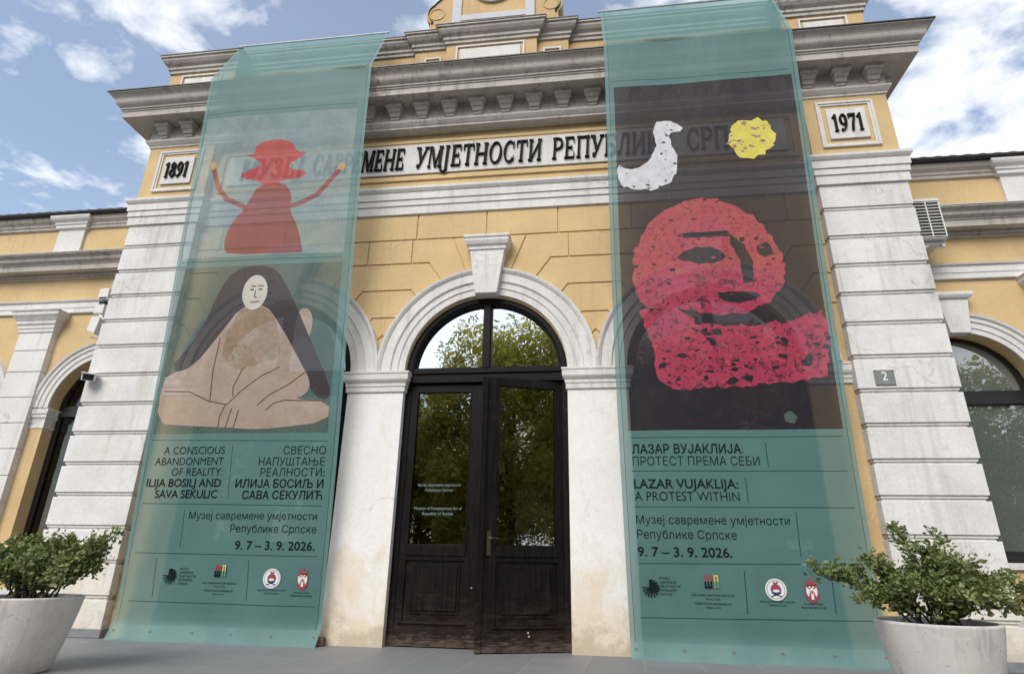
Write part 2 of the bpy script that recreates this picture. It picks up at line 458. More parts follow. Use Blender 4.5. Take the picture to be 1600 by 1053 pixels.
def relief(mb, outer, polys, depths, y0, hole_depth=0.35, mi=0):
    """flat facade panel in xz at y0; polygon i is sunk by depths[i] (None: an opening)"""
    V, T = cdt(outer, polys)
    D = lambda k: 0.0 if k < 0 else depths[k]
    vid = {}
    vs, fs = [], []
    def vert(i, d):
        key = (i, round(d, 5))
        if key not in vid:
            vid[key] = len(vs); vs.append((V[i][0], y0 + d, V[i][1]))
        return vid[key]
    ed = {}
    for f, k in T:
        d = D(k)
        if d is not None: fs.append(tuple(vert(i, d) for i in f))
        for a, b in zip(f, f[1:] + f[:1]): ed.setdefault((min(a, b), max(a, b)), []).append(d)
    for (a, b), ds in ed.items():
        if len(ds) == 2 and ds[0] != ds[1]:
            p, q = [hole_depth if d is None else d for d in ds]
            fs.append((vert(a, p), vert(b, p), vert(b, q), vert(a, q)))
    mb.add(vs, fs, mi)
    return mb

def quad(x0, z0, x1, z1, w):                          # thin strip polygon along a segment
    L = hypot(x1 - x0, z1 - z0); ux, uz = (x1 - x0) / L, (z1 - z0) / L
    e = w * 0.5; nx, nz_ = -uz * e, ux * e
    return [(x0 - ux * e + nx, z0 - uz * e + nz_), (x0 - ux * e - nx, z0 - uz * e - nz_), (x1 + ux * e - nx, z1 + uz * e - nz_), (x1 + ux * e + nx, z1 + uz * e + nz_)]
def rect(x0, x1, z0, z1): return [(x0, z0), (x1, z0), (x1, z1), (x0, z1)]
def archpoly(cx, r, zb, zs, n=40):
    return [(cx - r, zb), (cx + r, zb)] + [(cx + r * cos(pi * i / n), zs + r * sin(pi * i / n)) for i in range(n + 1)]

def empty(name, loc=(0, 0, 0), parent=None):
    o = bpy.data.objects.new(name, None); C.objects.link(o); o.location = loc
    o.empty_display_size = 0.2
    if parent: o.parent = parent
    return o
def tag(o, label=None, cat=None, group=None, kind=None):
    if label: o['label'] = label
    if cat: o['category'] = cat
    if group: o['group'] = group
    if kind: o['kind'] = kind
    return o

# text: flat outlines from the built-in font, fitted to a box
_glyph = {}
def contours(s):
    """outline polygons of a line of text in the built-in font (nonzero winding)"""
    c = bpy.data.curves.new('tmp_text', 'FONT'); c.body = s; c.size = 1
    o = bpy.data.objects.new('tmp_text', c); C.objects.link(o)
    dg_ = bpy.context.evaluated_depsgraph_get()
    cu = o.evaluated_get(dg_).to_curve(dg_)
    out = []
    for sp in cu.splines:
        bp = sp.bezier_points; n = len(bp); poly = []
        for i in range(n):
            a, b = bp[i], bp[(i + 1) % n]
            p0, p1, p2, p3 = a.co, a.handle_right, b.handle_left, b.co
            straight = (p1 - p0).cross(p3 - p0).length < 1e-5 and (p2 - p0).cross(p3 - p0).length < 1e-5
            for t in ((0,) if straight else (0, .25, .5, .75)):
                q = p0 * (1 - t) ** 3 + p1 * 3 * t * (1 - t) ** 2 + p2 * 3 * t * t * (1 - t) + p3 * t ** 3
                if not poly or hypot(q.x - poly[-1][0], q.y - poly[-1][1]) > 1e-4: poly.append((q.x, q.y))
        if len(poly) > 2 and hypot(poly[0][0] - poly[-1][0], poly[0][1] - poly[-1][1]) < 1e-4: poly.pop()
        if len(poly) > 2: out.append(poly)
    bpy.data.objects.remove(o); bpy.data.curves.remove(c)
    return out
def wind(p, polys):
    w = 0
    for poly in polys:
        for (x0, y0), (x1, y1) in zip(poly, poly[1:] + poly[:1]):
            if (y0 > p[1]) != (y1 > p[1]):
                if (x1 - x0) * (p[1] - y0) / (y1 - y0) + x0 > p[0]: w += 1 if y1 > y0 else -1
    return w
def grow(poly, d):
    out = []
    n = len(poly)
    for i in range(n):
        (ax, ay), (bx, by), (cx, cy) = poly[i - 1], poly[i], poly[(i + 1) % n]
        l1, l2 = hypot(bx - ax, by - ay) or 1, hypot(cx - bx, cy - by) or 1
        n1 = ((by - ay) / l1, -(bx - ax) / l1); n2 = ((cy - by) / l2, -(cx - bx) / l2)
        k = max(1 + n1[0] * n2[0] + n1[1] * n2[1], .5)
        out.append((bx + (n1[0] + n2[0]) / k * d, by + (n1[1] + n2[1]) / k * d))
    return out
def text2d(s, weight=0.0):
    if (s, weight) in _glyph: return _glyph[(s, weight)]
    P = contours(s)
    big = max(P, key=lambda q: abs(sum(a[0] * b[1] - b[0] * a[1] for a, b in zip(q, q[1:] + q[:1]))))
    sg = 1 if sum(a[0] * b[1] - b[0] * a[1] for a, b in zip(big, big[1:] + big[:1])) > 0 else -1
    if weight: P = [grow(q, weight * sg) for q in P]
    vs, ed = [], []
    for q in P:
        o = len(vs); vs += [Vector(p) for p in q]; ed += [(o + i, o + (i + 1) % len(q)) for i in range(len(q))]
    V, E_, F, ov, oe, of = delaunay_2d_cdt(vs, ed, [], 0, 1e-6)
    boxes = [(min(p[0] for p in q), max(p[0] for p in q), q) for q in P]
    fs = []
    for f in F:
        cx, cy = sum(V[i].x for i in f) / len(f), sum(V[i].y for i in f) / len(f)
        if wind((cx, cy), [q for a, b, q in boxes if b > cx]) != 0: fs.append(tuple(f))
    use = sorted({i for f in fs for i in f}); mp = {i: k for k, i in enumerate(use)}
    r = ([(V[i].x, V[i].y) for i in use], [tuple(mp[i] for i in f) for f in fs])
    _glyph[(s, weight)] = r
    return r
CAPH = max(v[1] for v in text2d('H')[0])
def fit(s, x0, x1, zb, cap, weight=0.0, slant=0.0):
    vs, fs = text2d(s, weight)
    a, b = min(v[0] for v in vs), max(v[0] for v in vs)
    k = (x1 - x0) / (b - a)
    return [(x0 + (x - a) * k + slant * y * cap / CAPH, zb + y * cap / CAPH) for x, y in vs], fs

# serif capitals drawn as strokes (cap height 1)
TK, TH, SH = 0.155, 0.065, 0.048
def st(x, w=TK, z0=0, z1=1, top=True, bot=True):
    p = [rect(x, x + w, z0, z1)]
    if bot: p.append(rect(x - .07, x + w + .07, z0, z0 + SH))
    if top: p.append(rect(x - .07, x + w + .07, z1 - SH, z1))
    return p
def dg(x0, z0, x1, z1, w): return [[(x0, z0), (x0 + w, z0), (x1 + w, z1), (x1, z1)]]
def hb(x0, x1, z, w=TH): return [rect(x0, x1, z, z + w)]
def ring(cx, cz, rx, rz, a0=0, a1=360, tk=TK, th=TH, n=22):
    out = []
    for i in range(n):
        a, b = radians(a0 + (a1 - a0) * i / n), radians(a0 + (a1 - a0) * (i + 1) / n)
        out.append([(cx + rx * cos(a), cz + rz * sin(a)), (cx + rx * cos(b), cz + rz * sin(b)),
                    (cx + (rx - tk) * cos(b), cz + (rz - th) * sin(b)), (cx + (rx - tk) * cos(a), cz + (rz - th) * sin(a))])
    return out
def ball(x, z, r=.075): return [[(x + r * cos(i * pi / 5), z + r * sin(i * pi / 5)) for i in range(10)]]
GL = {
 'М': (1.02, st(.07, TH) + dg(.46, 0, .10, 1, .17) + dg(.46, 0, .77, 1, .08) + st(.77)),
 'У': (.80, dg(.27, .32, .02, 1, .19) + dg(.20, .06, .66, 1, .085) + ball(.17, .08, .09) + hb(-.06, .28, 1 - SH, SH) + hb(.54, .84, 1 - SH, SH)),
 'З': (.66, ring(.28, .755, .27, .245, -80, 150) + ring(.27, .275, .32, .275, -150, 85) + hb(.18, .36, .49, .06) + ball(.09, .80) + ball(.06, .18)),
 'Е': (.72, st(.07) + hb(.2, .63, .945, .055) + hb(.2, .65, 0, .055) + hb(.2, .5, .48, .06) + [rect(.58, .63, .74, 1), rect(.60, .65, 0, .28), rect(.46, .5, .38, .62)]),
 'Ј': (.46, st(.13, TK, -.1, 1, True, False) + ring(.06, -.08, .25, .2, -150, 0) + ball(-.14, -.14)),
 'С': (.80, ring(.42, .5, .40, .52, 48, 318) + [rect(.66, .71, .66, 1), rect(.68, .73, .06, .28)]),
 'А': (.88, dg(.10, 0, .39, 1, .075) + dg(.60, 0, .34, 1, .19) + hb(.2, .62, .30, .06) + hb(-.02, .30, 0, SH) + hb(.50, .90, 0, SH)),
 'В': (.78, st(.07) + ring(.34, .76, .34, .24, -90, 90) + ring(.34, .27, .39, .27, -90, 90) + hb(.2, .4, .945, .055) + hb(.2, .4, .485, .055) + hb(.2, .4, 0, .055)),
 'Р': (.74, st(.07) + ring(.34, .72, .37, .28, -90, 90) + hb(.2, .38, .945, .055) + hb(.2, .38, .44, .055)),
 'Н': (.92, st(.07) + st(.66) + hb(.2, .7, .47, .065)),
 'Т': (.78, st(.29, TK, 0, 1, False) + hb(.02, .75, .94, .06) + [rect(.02, .075, .72, 1), rect(.695, .75, .72, 1)]),
 'О': (.90, ring(.44, .5, .43, .52, 0, 360, TK, TH, 34)),
 'И': (.92, st(.07) + st(.66) + dg(.19, .10, .66, .90, .085)),
 'П': (.90, st(.07) + st(.64) + hb(.07, .82, .94, .06)),
 'Б': (.76, st(.07) + ring(.33, .285, .40, .285, -90, 90) + hb(.2, .66, .945, .055) + hb(.2, .38, .515, .055) + hb(.2, .38, 0, .055) + [rect(.61, .66, .74, 1)]),
 'Л': (.86, dg(.12, .05, .31, 1, .085) + ball(.10, .08, .085) + st(.60) + hb(.28, .78, .94, .06)),
 'К': (.86, st(.07) + dg(.24, .46, .60, .95, .085) + dg(.60, 0, .30, .56, .19) + hb(.50, .92, 0, SH) + hb(.50, .82, .945, SH)),
 '1': (.46, st(.14, .17, 0, 1, False) + [[(.14, .98), (-.02, .84), (-.02, .78), (.14, .84)]]),
 '8': (.66, ring(.31, .745, .25, .255, 0, 360, .14) + ring(.31, .27, .31, .27, 0, 360, .17)),
 '9': (.66, ring(.30, .68, .30, .32, 0, 360, .16) + ring(.10, .52, .50, .52, -88, 22, .17) + ball(.12, .06)),
 '7': (.62, hb(.0, .58, .87, .13) + [[(.58, .90), (.40, .42), (.33, 0), (.15, 0), (.22, .40), (.42, .87)], rect(0, .05, .72, 1)]),
}
def serif(mb, s, x0, x1, zb, cap, y_face, y_back, shear=0.0, fill=1.0):
    gap = .075
    tot = sum(GL[c][0] + gap for c in s) - gap
    k = (x1 - x0) / tot; u = x0; j = 0
    for c in s:
        w, polys = GL[c]
        for poly in polys:
            e = (j % 7) * 0.0006; j += 1
            mb.prism_y([(u + (x + shear * z) * k, zb + z * cap) for x, z in poly], y_face - e, y_back)
        u += (w + gap) * k

# ------------------------------------------------------------------ ground
g = MB(); g.box(-40, 40, -11, 9, -0.12, 0.0)
tag(g.build('pavement', PAVE), kind='structure')
g = MB(); g.box(-600, 600, -600, 600, -0.5, -0.124)
tag(g.build('street', ASPH), kind='structure')

# ------------------------------------------------------------------ museum
B = tag(empty('museum_building'), 'long ochre and white museum building with three arches, rusticated corner pilasters and heavy cornice', 'building')
XL, XR = -5.85, 5.77                 # outer faces of the corner pilasters
PL, PR = -4.68, 4.62                 # their inner faces
YP, YW = -0.14, 0.97                 # pilaster front, wing wall
ZS, RO, RA = 3.34, 1.11, 1.52        # arch springing, opening radius, archivolt radius
ACX = (-3.0, 0.0, 3.0)

# central wall with joints cut in the stucco
holes = [archpoly(cx, RO, -0.02, ZS) for cx in ACX]
gro = []
def gl(x0, z0, x1, z1): gro.append(quad(x0, z0, x1, z1, 0.022))
gl(PL, 5.45, PR, 5.45)
for k in range(-5, 6):
    gl(k * 1.06 - 0.05, 5.45, k * 1.06 - 0.05, 5.88)
for cx in (-1.5, 1.5):
    gl(cx - .34, 5.05, cx - .34, 5.45); gl(cx + .34, 5.05, cx + .34, 5.45)
    for z, h, d, e in ((5.05, .60, .30, .42), (4.62, .36, .22, .28), (4.19, .17, .16, .22)):
        gl(cx - h, z, cx + h, z)
        for s in (-1, 1): gl(cx + s * h, z, cx + s * (h + d), z - e)
    for s in (-1, 1): gl(cx + s * .95, 5.45, cx + s * 1.20, 4.80); 
    for s in (-1, 1): gl(cx, 3.92, cx + s * .12, 3.80)
for cx, s in ((PL, 1), (PR, -1)):
    for z, h in ((5.05, .42), (4.62, .22), (4.19, .08)):
        gl(cx, z, cx + s * h, z); gl(cx + s * h, z, cx + s * (h + .24), z - .34)
    gl(cx + s * .74, 5.45, cx + s * .98, 4.80)
wall = MB()
relief(wall, rect(PL - .05, PR + .05, -0.05, 7.45), gro + holes, [0.018] * len(gro) + [None] * 3, 0.0, 0.34)
wall.build('wall', YELLOW, B)

# interior
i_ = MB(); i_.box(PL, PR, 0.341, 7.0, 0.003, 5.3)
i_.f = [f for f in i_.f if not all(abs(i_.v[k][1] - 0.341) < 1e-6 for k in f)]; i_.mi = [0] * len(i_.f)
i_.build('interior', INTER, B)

# piers between the arches, with imposts
for cx in (-1.5, 1.5):
    p = MB(); p.box(cx - .39, cx + .39, -0.035, 0.0, 0, 3.08)
    p.box(cx - .392, cx + .392, -0.036, 0.32, 0.0, 3.08)
    o = p.build('pier', PIER, B)
    q = MB()
    q.sweep([(cx - .394, .3), (cx - .394, -.038), (cx + .394, -.038), (cx + .394, .3)],
            [(0, 3.07), (.02, 3.085), (.02, 3.15), (.03, 3.16), (.03, 3.20), (.05, 3.225), (.065, 3.25), (.065, 3.325), (.075, 3.335), (.075, 3.36), (0, 3.365)])
    q.build('impost', WHITE, B)
for x0, x1, s in ((PL, -4.12, 1), (4.12, PR, -1)):
    q = MB()
    pth = [(x0, -.002), (x1, -.002), (x1, .3)] if s > 0 else [(x0, .3), (x0, -.002), (x1, -.002)]
    q.sweep(pth, [(0, 3.09), (.02, 3.10), (.02, 3.15), (.03, 3.16), (.03, 3.20), (.05, 3.225), (.06, 3.25), (.06, 3.325), (.07, 3.335), (.07, 3.36), (0, 3.365)])
    q.build('impost', WHITE, B)
    q = MB(); q.box(min(x0, x1), max(x0, x1), -0.02, .002, 0, 0.32); q.build('plinth', YELLOW, B)

APROF = [(RO + .003, .33), (RO + .003, -.045), (RO + .09, -.045), (RO + .10, -.06), (RO + .115, -.06), (RO + .12, -.05), (RO + .19, -.05), (RO + .20, -.07), (RO + .215, -.075),
         (RO + .22, -.06), (RO + .335, -.06), (RO + .345, -.075), (RO + .375, -.095), (RO + .405, -.10), (RO + .41, 0)]
for cx in ACX:
    a = MB(); a.arch(cx, 3.366, [(r - .006 * (j == 0), y) for j, (r, y) in enumerate(APROF)], 0, pi, 64)
    a.build('arch_surround', WHITE, B)
    k = MB()
    k.prism_y([(cx - .155, 4.45), (cx + .155, 4.45), (cx + .25, 5.13), (cx - .25, 5.13)], -.17, 0.05)
    k.sweep([(cx - .25, .0), (cx - .25, -.17), (cx + .25, -.17), (cx + .25, .0)],
            [(0, 5.12), (.02, 5.13), (.02, 5.17), (.05, 5.20), (.07, 5.25), (.07, 5.29), (.085, 5.30), (.085, 5.34), (0, 5.35)])
    k.build('keystone', WHITE, B, 0.006)

# corner pilasters
SEAM = [0.0, 0.42, 0.84, 1.26, 1.68, 2.09, 2.51, 2.93, 3.36, 3.80, 4.21, 4.62, 5.04, 5.47, 5.90]
def pilaster(x0, x1):
    p = MB()
    p.box(x0 + .035, x1 - .035, YP + .035, 1.3, 0, 5.9)
    for a, b in zip(SEAM, SEAM[1:]):
        p.box(x0, x1, YP, 1.28, a + .062, b - .002)
        p.box(x0 + .018, x1 - .018, YP + .018, 1.29, a + .028, a + .0615)
    p.build('pilaster', PILA, B, 0.004)
    p = MB(); p.box(x0 - .03, x1 + .03, YP - .03, 1.25, 0.002, 0.10); p.build('skirting', PLINTH, B, .005)
    p = MB(); p.box(x0, x1, YP, 7.9, 5.9, 7.5); p.build('frieze_block', YELLOW, B)
pilaster(XL, PL); pilaster(PR, XR)

OUTER = [(XL, 1.2), (XL, YP), (XR, YP), (XR, 1.2)]
STEP = [(XL, 1.2), (XL, YP), (PL, YP), (PL, 0), (PR, 0), (PR, YP), (XR, YP), (XR, 1.2)]
s_ = MB()
s_.sweep(STEP, [(0, 5.875), (.03, 5.885), (.03, 6.02), (.035, 6.025), (.048, 6.03), (.048, 6.12), (.05, 6.125), (.065, 6.13), (.065, 6.245), (.08, 6.26), (.10, 6.29), (.105, 6.30), (.105, 6.335), (.0, 6.355)], caps=False)
s_.build('string_course', WHITE, B)

# name board with moulded frame and letters
f_ = MB()
for z in (6.50, 7.20):
    f_.box(PL + .12, PR - .12, -.03, .01, z, z + .055)
    f_.box(PL + .12, PR - .12, -.018, .01, z + (.055 if z < 7 else -.03), z + (.085 if z < 7 else 0.0))
for x in (PL + .12, PR - .175): f_.box(x, x + .055, -.0295, .01, 6.5005, 7.2545)
f_.build('frame_moulding', YELLOW, B, .004)
nb_ = MB(); nb_.box(-4.42, 4.36, -.035, .0, 6.615, 7.165)
NB = nb_.build('name_board', WHITE, B, .004)
for wd, a, b in (('МУЗЕЈ', -4.17, -3.06), ('САВРЕМЕНЕ', -2.93, -1.38), ('УМЈЕТНОСТИ', -1.22, .80), ('РЕПУБЛИКЕ', .93, 2.76), ('СРПСКЕ', 2.93, 4.18)):
    t_ = MB(); serif(t_, wd, a, b - .03, 6.70, .385, -.07, -.03, .10)
    t_.build('lettering', BLACKP, NB, .003)

# date plaques
for num, cx in (('1891', -5.23), ('1971', 5.165)):
    p = MB()
    for o_, w_, d_ in ((.39, .035, .032), (.355, .03, .018)):
        h_ = o_ + .005
        for a, b, c, d in ((cx - o_, cx + o_, 6.895 - h_, 6.895 - h_ + w_), (cx - o_, cx + o_, 6.895 + h_ - w_, 6.895 + h_), (cx - o_, cx - o_ + w_, 6.895 - h_ + w_, 6.895 + h_ - w_), (cx + o_ - w_, cx + o_, 6.895 - h_ + w_, 6.895 + h_ - w_)):
            p.box(a, b, YP - d_, YP, c, d)
    FR = p.build('plaque_frame', WHITE, B, .004)
    p = MB(); p.box(cx - .265, cx + .265, YP - .03, YP, 6.635, 7.155)
    DP = p.build('date_plaque', WHITE, B, .004)
    for k_, ch in enumerate(num):
        ws = [GL[q][0] + .075 for q in num]; sc = .41 / (sum(ws) - .075)
        a_x = cx - .21 + sum(ws[:k_]) * sc
        t_ = MB(); serif(t_, ch, a_x, a_x + GL[ch][0] * sc, 6.75, .29, YP - .058, YP - .025, .02); t_.build('numeral', BLACKP, DP)

# main cornice
def cyma(o0, z0, o1, z1, n=8):
    return [(o0 + (o1 - o0) * (t / n) ** 1.0 + .018 * sin(2 * pi * t / n), z0 + (z1 - z0) * (t / n)) for t in range(n + 1)]
c_ = MB()
c_.sweep(OUTER, [(-.13, 7.36), (0.0, 7.375), (.02, 7.385), (.02, 7.41), (.04, 7.43), (.06, 7.455), (.075, 7.475), (.075, 7.505), (.03, 7.515), (.03, 7.53)])
c_.sweep(OUTER, [(.031, 7.52), (.031, 7.80)], caps=False)
c_.build('bed_moulding', LIGHTW, B)
c_ = MB()
c_.sweep(OUTER, [(.02, 7.79), (.345, 7.775), (.36, 7.77), (.36, 7.875), (.375, 7.88), (.375, 7.905), (.395, 7.91), (.395, 7.935)] + cyma(.40, 7.94, .535, 8.13) + [(.55, 8.135), (.55, 8.15), (-.2, 8.21)], caps=False)
c_.build('cornice', WEATH, B)
c_ = MB(); c_.sweep(OUTER, [(.565, 8.152), (.565, 8.172), (.3, 8.21), (-.2, 8.24)], caps=False); c_.build('roof_flashing', SHEET, B)
def bracket(x, y, rz=0):
    m = MB()
    yb = 0.0
    def blk(hw0, hw1, o0, o1, z0, z1):
        vs = []
        for hw, o, z in ((hw0, o0, z0), (hw1, o1, z1)):
            vs += [(-hw, yb, z), (hw, yb, z), (hw, -o, z), (-hw, -o, z)]
        m.add(vs, [(0, 1, 2, 3), (4, 7, 6, 5), (0, 4, 5, 1), (1, 5, 6, 2), (2, 6, 7, 3), (3, 7, 4, 0)])
    blk(.13, .13, .17, .17, 7.725, 7.787)
    blk(.098, .108, .105, .13, 7.655, 7.725)
    blk(.078, .088, .06, .08, 7.59, 7.655)
    blk(.066, .07, .025, .035, 7.55, 7.59)
    o = m.build('bracket', LIGHTW, B, .004)
    o.location = (x, y, 0); o.rotation_euler.z = rz
    return o
b0 = bracket(-5.62, YP - .03)
def copy_to(o, loc, rz=0):
    c = o.copy(); C.objects.link(c); c.parent = o.parent; c.location = loc; c.rotation_euler = (0, 0, rz); return c
for k in range(1, 26): copy_to(b0, (-5.62 + .4496 * k, YP - .03, 0))
for y in (.10, .55, 1.0):
    copy_to(b0, (XR + .03, y, 0), radians(90)); copy_to(b0, (XL - .03, y, 0), radians(-90))

# attic storey over the cornice
a_ = MB()
a_.box(-4.55, 4.45, .05, .5, 8.2, 9.12)
a_.box(-1.40, 1.22, -.03, .5, 8.2, 9.19); a_.box(-.83, .70, -.12, .5, 8.2, 9.22)
for x0, x1 in ((XL, -4.62), (4.54, 5.74)): a_.box(x0, x1, YP, .9, 8.2, 9.05)
a_.build('attic', ATTICY, B)
AC_ = [(0, 8.98), (.03, 8.99), (.03, 9.04), (.055, 9.06), (.055, 9.11), (.10, 9.15), (.135, 9.20), (.14, 9.24), (.165, 9.25), (.165, 9.28), (0, 9.31)]
a_ = MB()
a_.sweep([(-4.62, .05), (-1.40, .05), (-1.40, -.03), (-.83, -.03), (-.83, -.12), (.70, -.12), (.70, -.03), (1.22, -.03), (1.22, .05), (4.54, .05)], [(o, z + .12) for o, z in AC_], caps=False)
for x0, x1 in ((XL, -4.62), (4.54, 5.74)): a_.sweep([(x0, .9), (x0, YP), (x1, YP), (x1, .9)], AC_)
a_.build('attic_cornice', WEATH, B)
a_ = MB()
a_.sweep([(-4.62, .05), (-1.40, .05), (-1.40, -.03), (-.83, -.03), (-.83, -.12), (.70, -.12), (.70, -.03), (1.22, -.03), (1.22, .05), (4.54, .05)], [(.175, 9.403), (.175, 9.42), (-.3, 9.455)], caps=False)
for x0, x1 in ((XL, -4.62), (4.54, 5.74)):
    a_.sweep([(x0, .9), (x0, YP), (x1, YP), (x1, .9)], [(.175, 9.283), (.175, 9.30), (-.2, 9.325)]); a_.box(x0 + .1, x1 - .1, YP + .1, .9, 9.30, 9.33)
a_.build('attic_flashing', SHEET, B)
def attic_panel(x0, x1, z0, z1, y):
    p = MB()
    for a, b, c, d in ((x0, x1, z1 - .03, z1), (x0, x0 + .03, z0, z1 - .03), (x1 - .03, x1, z0, z1 - .03)): p.box(a, b, y - .025, y, c, d)
    p.box(x0 + .07, x1 - .07, y - .015, y, z0, z1 - .07)
    p.build('attic_panel', WHITE, B, .003)
attic_panel(-.66, .50, 8.2, 9.05, -.12); attic_panel(-1.22, -.93, 8.2, 8.94, -.03); attic_panel(.80, 1.10, 8.2, 8.94, -.03)
attic_panel(-2.9, -1.62, 8.2, 8.90, .05); attic_panel(1.42, 2.7, 8.2, 8.90, .05)
attic_panel(-5.62, -4.85, 8.2, 8.93, YP); attic_panel(4.78, 5.5, 8.2, 8.93, YP)
# gable between scrolls
def scrollpoly(s):
    cx = -.06
    pts = [(0.70, 9.36), (1.08, 9.70)]
    pts += [(1.00 + .20 * cos(a), 9.92 + .22 * sin(a)) for a in [radians(d) for d in range(-60, 61, 15)]]
    pts += [(1.06, 10.17), (.98, 10.25), (.90, 10.36), (.84, 10.5), (.82, 10.8), (.70, 10.8)]
    return [(cx + s * x, z) for x, z in (pts if s > 0 else pts[::-1])]
gb = MB()
for s in (-1, 1): gb.prism_y(scrollpoly(s), -.05, .25)
gb.box(-1.18, 1.06, -.049, .24, 9.3, 9.74)
gb.box(-.77, .65, -.06, .3, 9.305, 11.2)
gb.build('gable', ATTICY, B)
gb = MB()
for a, b, c, d in ((-.78, -.62, 9.34, 10.9), (.50, .66, 9.34, 10.9), (-.62, .50, 9.68, 9.81), (-.62, .50, 10.8, 10.9)): gb.box(a, b, -.09, -.055, c, d)
gb.sweep([(-.78, .2), (-.78, -.1), (.66, -.1), (.66, .2)], [(0, 10.9), (.06, 10.95), (.08, 11.05), (0, 11.1)])
gb.build('gable_frame', GREYT, B, .004)
gb = MB(); gb.arch(-.06, 10.46, [(.34, -.055), (.34, -.1), (.40, -.11), (.40, -.055)], 0, 2 * pi, 48)
gb.add([(-.06 + .34 * cos(i * pi / 24), -.063, 10.46 + .34 * sin(i * pi / 24)) for i in range(48)], [tuple(range(48))])
gb.build('medallion', WHITE, B)
for s in (-1, 1):
    gb = MB(); gb.arch(-.06 + s * 1.0, 9.92, [(.115, -.051), (.12, -.062), (.135, -.062), (.14, -.051)], 0, 2 * pi, 32); gb.build('scroll_boss', ATTICY, B)
    gb = MB()
    pl_ = scrollpoly(1)[1:-1]
    top = [(1.10, 9.70)] + [(x + .02 * (1 if x > 0.83 else 0.3), z + .015) for x, z in pl_[1:]]
    rows = [(-.06 + s * x, y, z) for x, z in top for y in (-.08, .28)]
    gb.add(rows, [(2 * i, 2 * i + 1, 2 * i + 3, 2 * i + 2) for i in range(len(top) - 1)])
    gb.build('scroll_flashing', SHEET, B)
# roof behind
r_ = MB(); r_.prism_x([(.4, 8.25), (7.9, 8.25), (4.2, 10.0)], -5.6, 5.5); r_.build('main_roof', SHEET, B)

# ------------------------------------------------------------------ doors
def glass_quad(x0, x1, y, z0, z1): return MB().add([(x0, y, z0), (x1, y, z0), (x1, y, z1), (x0, y, z1)], [(0, 1, 2, 3)])
def door_frame(cx):
    m = MB()
    ring_out = [(cx - RO - .01, 0.0)] 
    V = archpoly(cx, RO, 0.003, ZS + .02)
    inner = [rect(cx - 1.03, cx + 1.03, -0.1, 3.215), [(cx - .99, 3.445), (cx - .06, 3.445)] + [(cx + .99 * cos(a), 3.39 + .99 * sin(a)) for a in [radians(93.5 + i * 83.3 / 24) for i in range(25)]],
             [(cx + .06, 3.445), (cx + .99, 3.445)] + [(cx + .99 * cos(a), 3.39 + .99 * sin(a)) for a in [radians(3.2 + i * 83.3 / 24) for i in range(25)]]]
    # board clipped to the arch: outer rectangle minus everything beyond the arch
    n = 40
    left = [(cx - RO - .1, 0.0), (cx - RO, 0.0)] + [(cx + RO * cos(pi - pi / 2 * i / n), ZS + .02 + RO * sin(pi - pi / 2 * i / n)) for i in range(n + 1)] + [(cx, 4.6), (cx - RO - .1, 4.6)]
    right = [(2 * cx - x, z) for x, z in left]
    relief(m, rect(cx - RO - .1, cx + RO + .1, 0.0, 4.6), [left, right] + inner, [None] * 5, .07, .20)
    m.arch(cx, ZS + .03, [(1.0, .07), (1.0, .045), (1.03, .03), (1.09, .03), (1.10, .07)], 0, pi, 48)
    m.box(cx - 1.10, cx + 1.10, .03, .10, 3.225, 3.30); m.box(cx - 1.10, cx + 1.10, .045, .10, 3.36, 3.425)
    m.box(cx - .045, cx + .045, .035, .10, 3.43, 4.42)
    F = m.build('door_frame', WOOD, B, .004)
    for s in (-1, 1):
        gm = MB()
        pts = [(cx + s * .05, 3.44)] + [(cx + s * 1.0 * cos(a), 3.39 + 1.0 * sin(a)) for a in [radians(3 + i * 84 / 20) for i in range(21)]]
        gm.add([(x, .13, z) for x, z in pts], [tuple(range(len(pts)))])
        gm.build('fanlight_pane', FANGL, F)
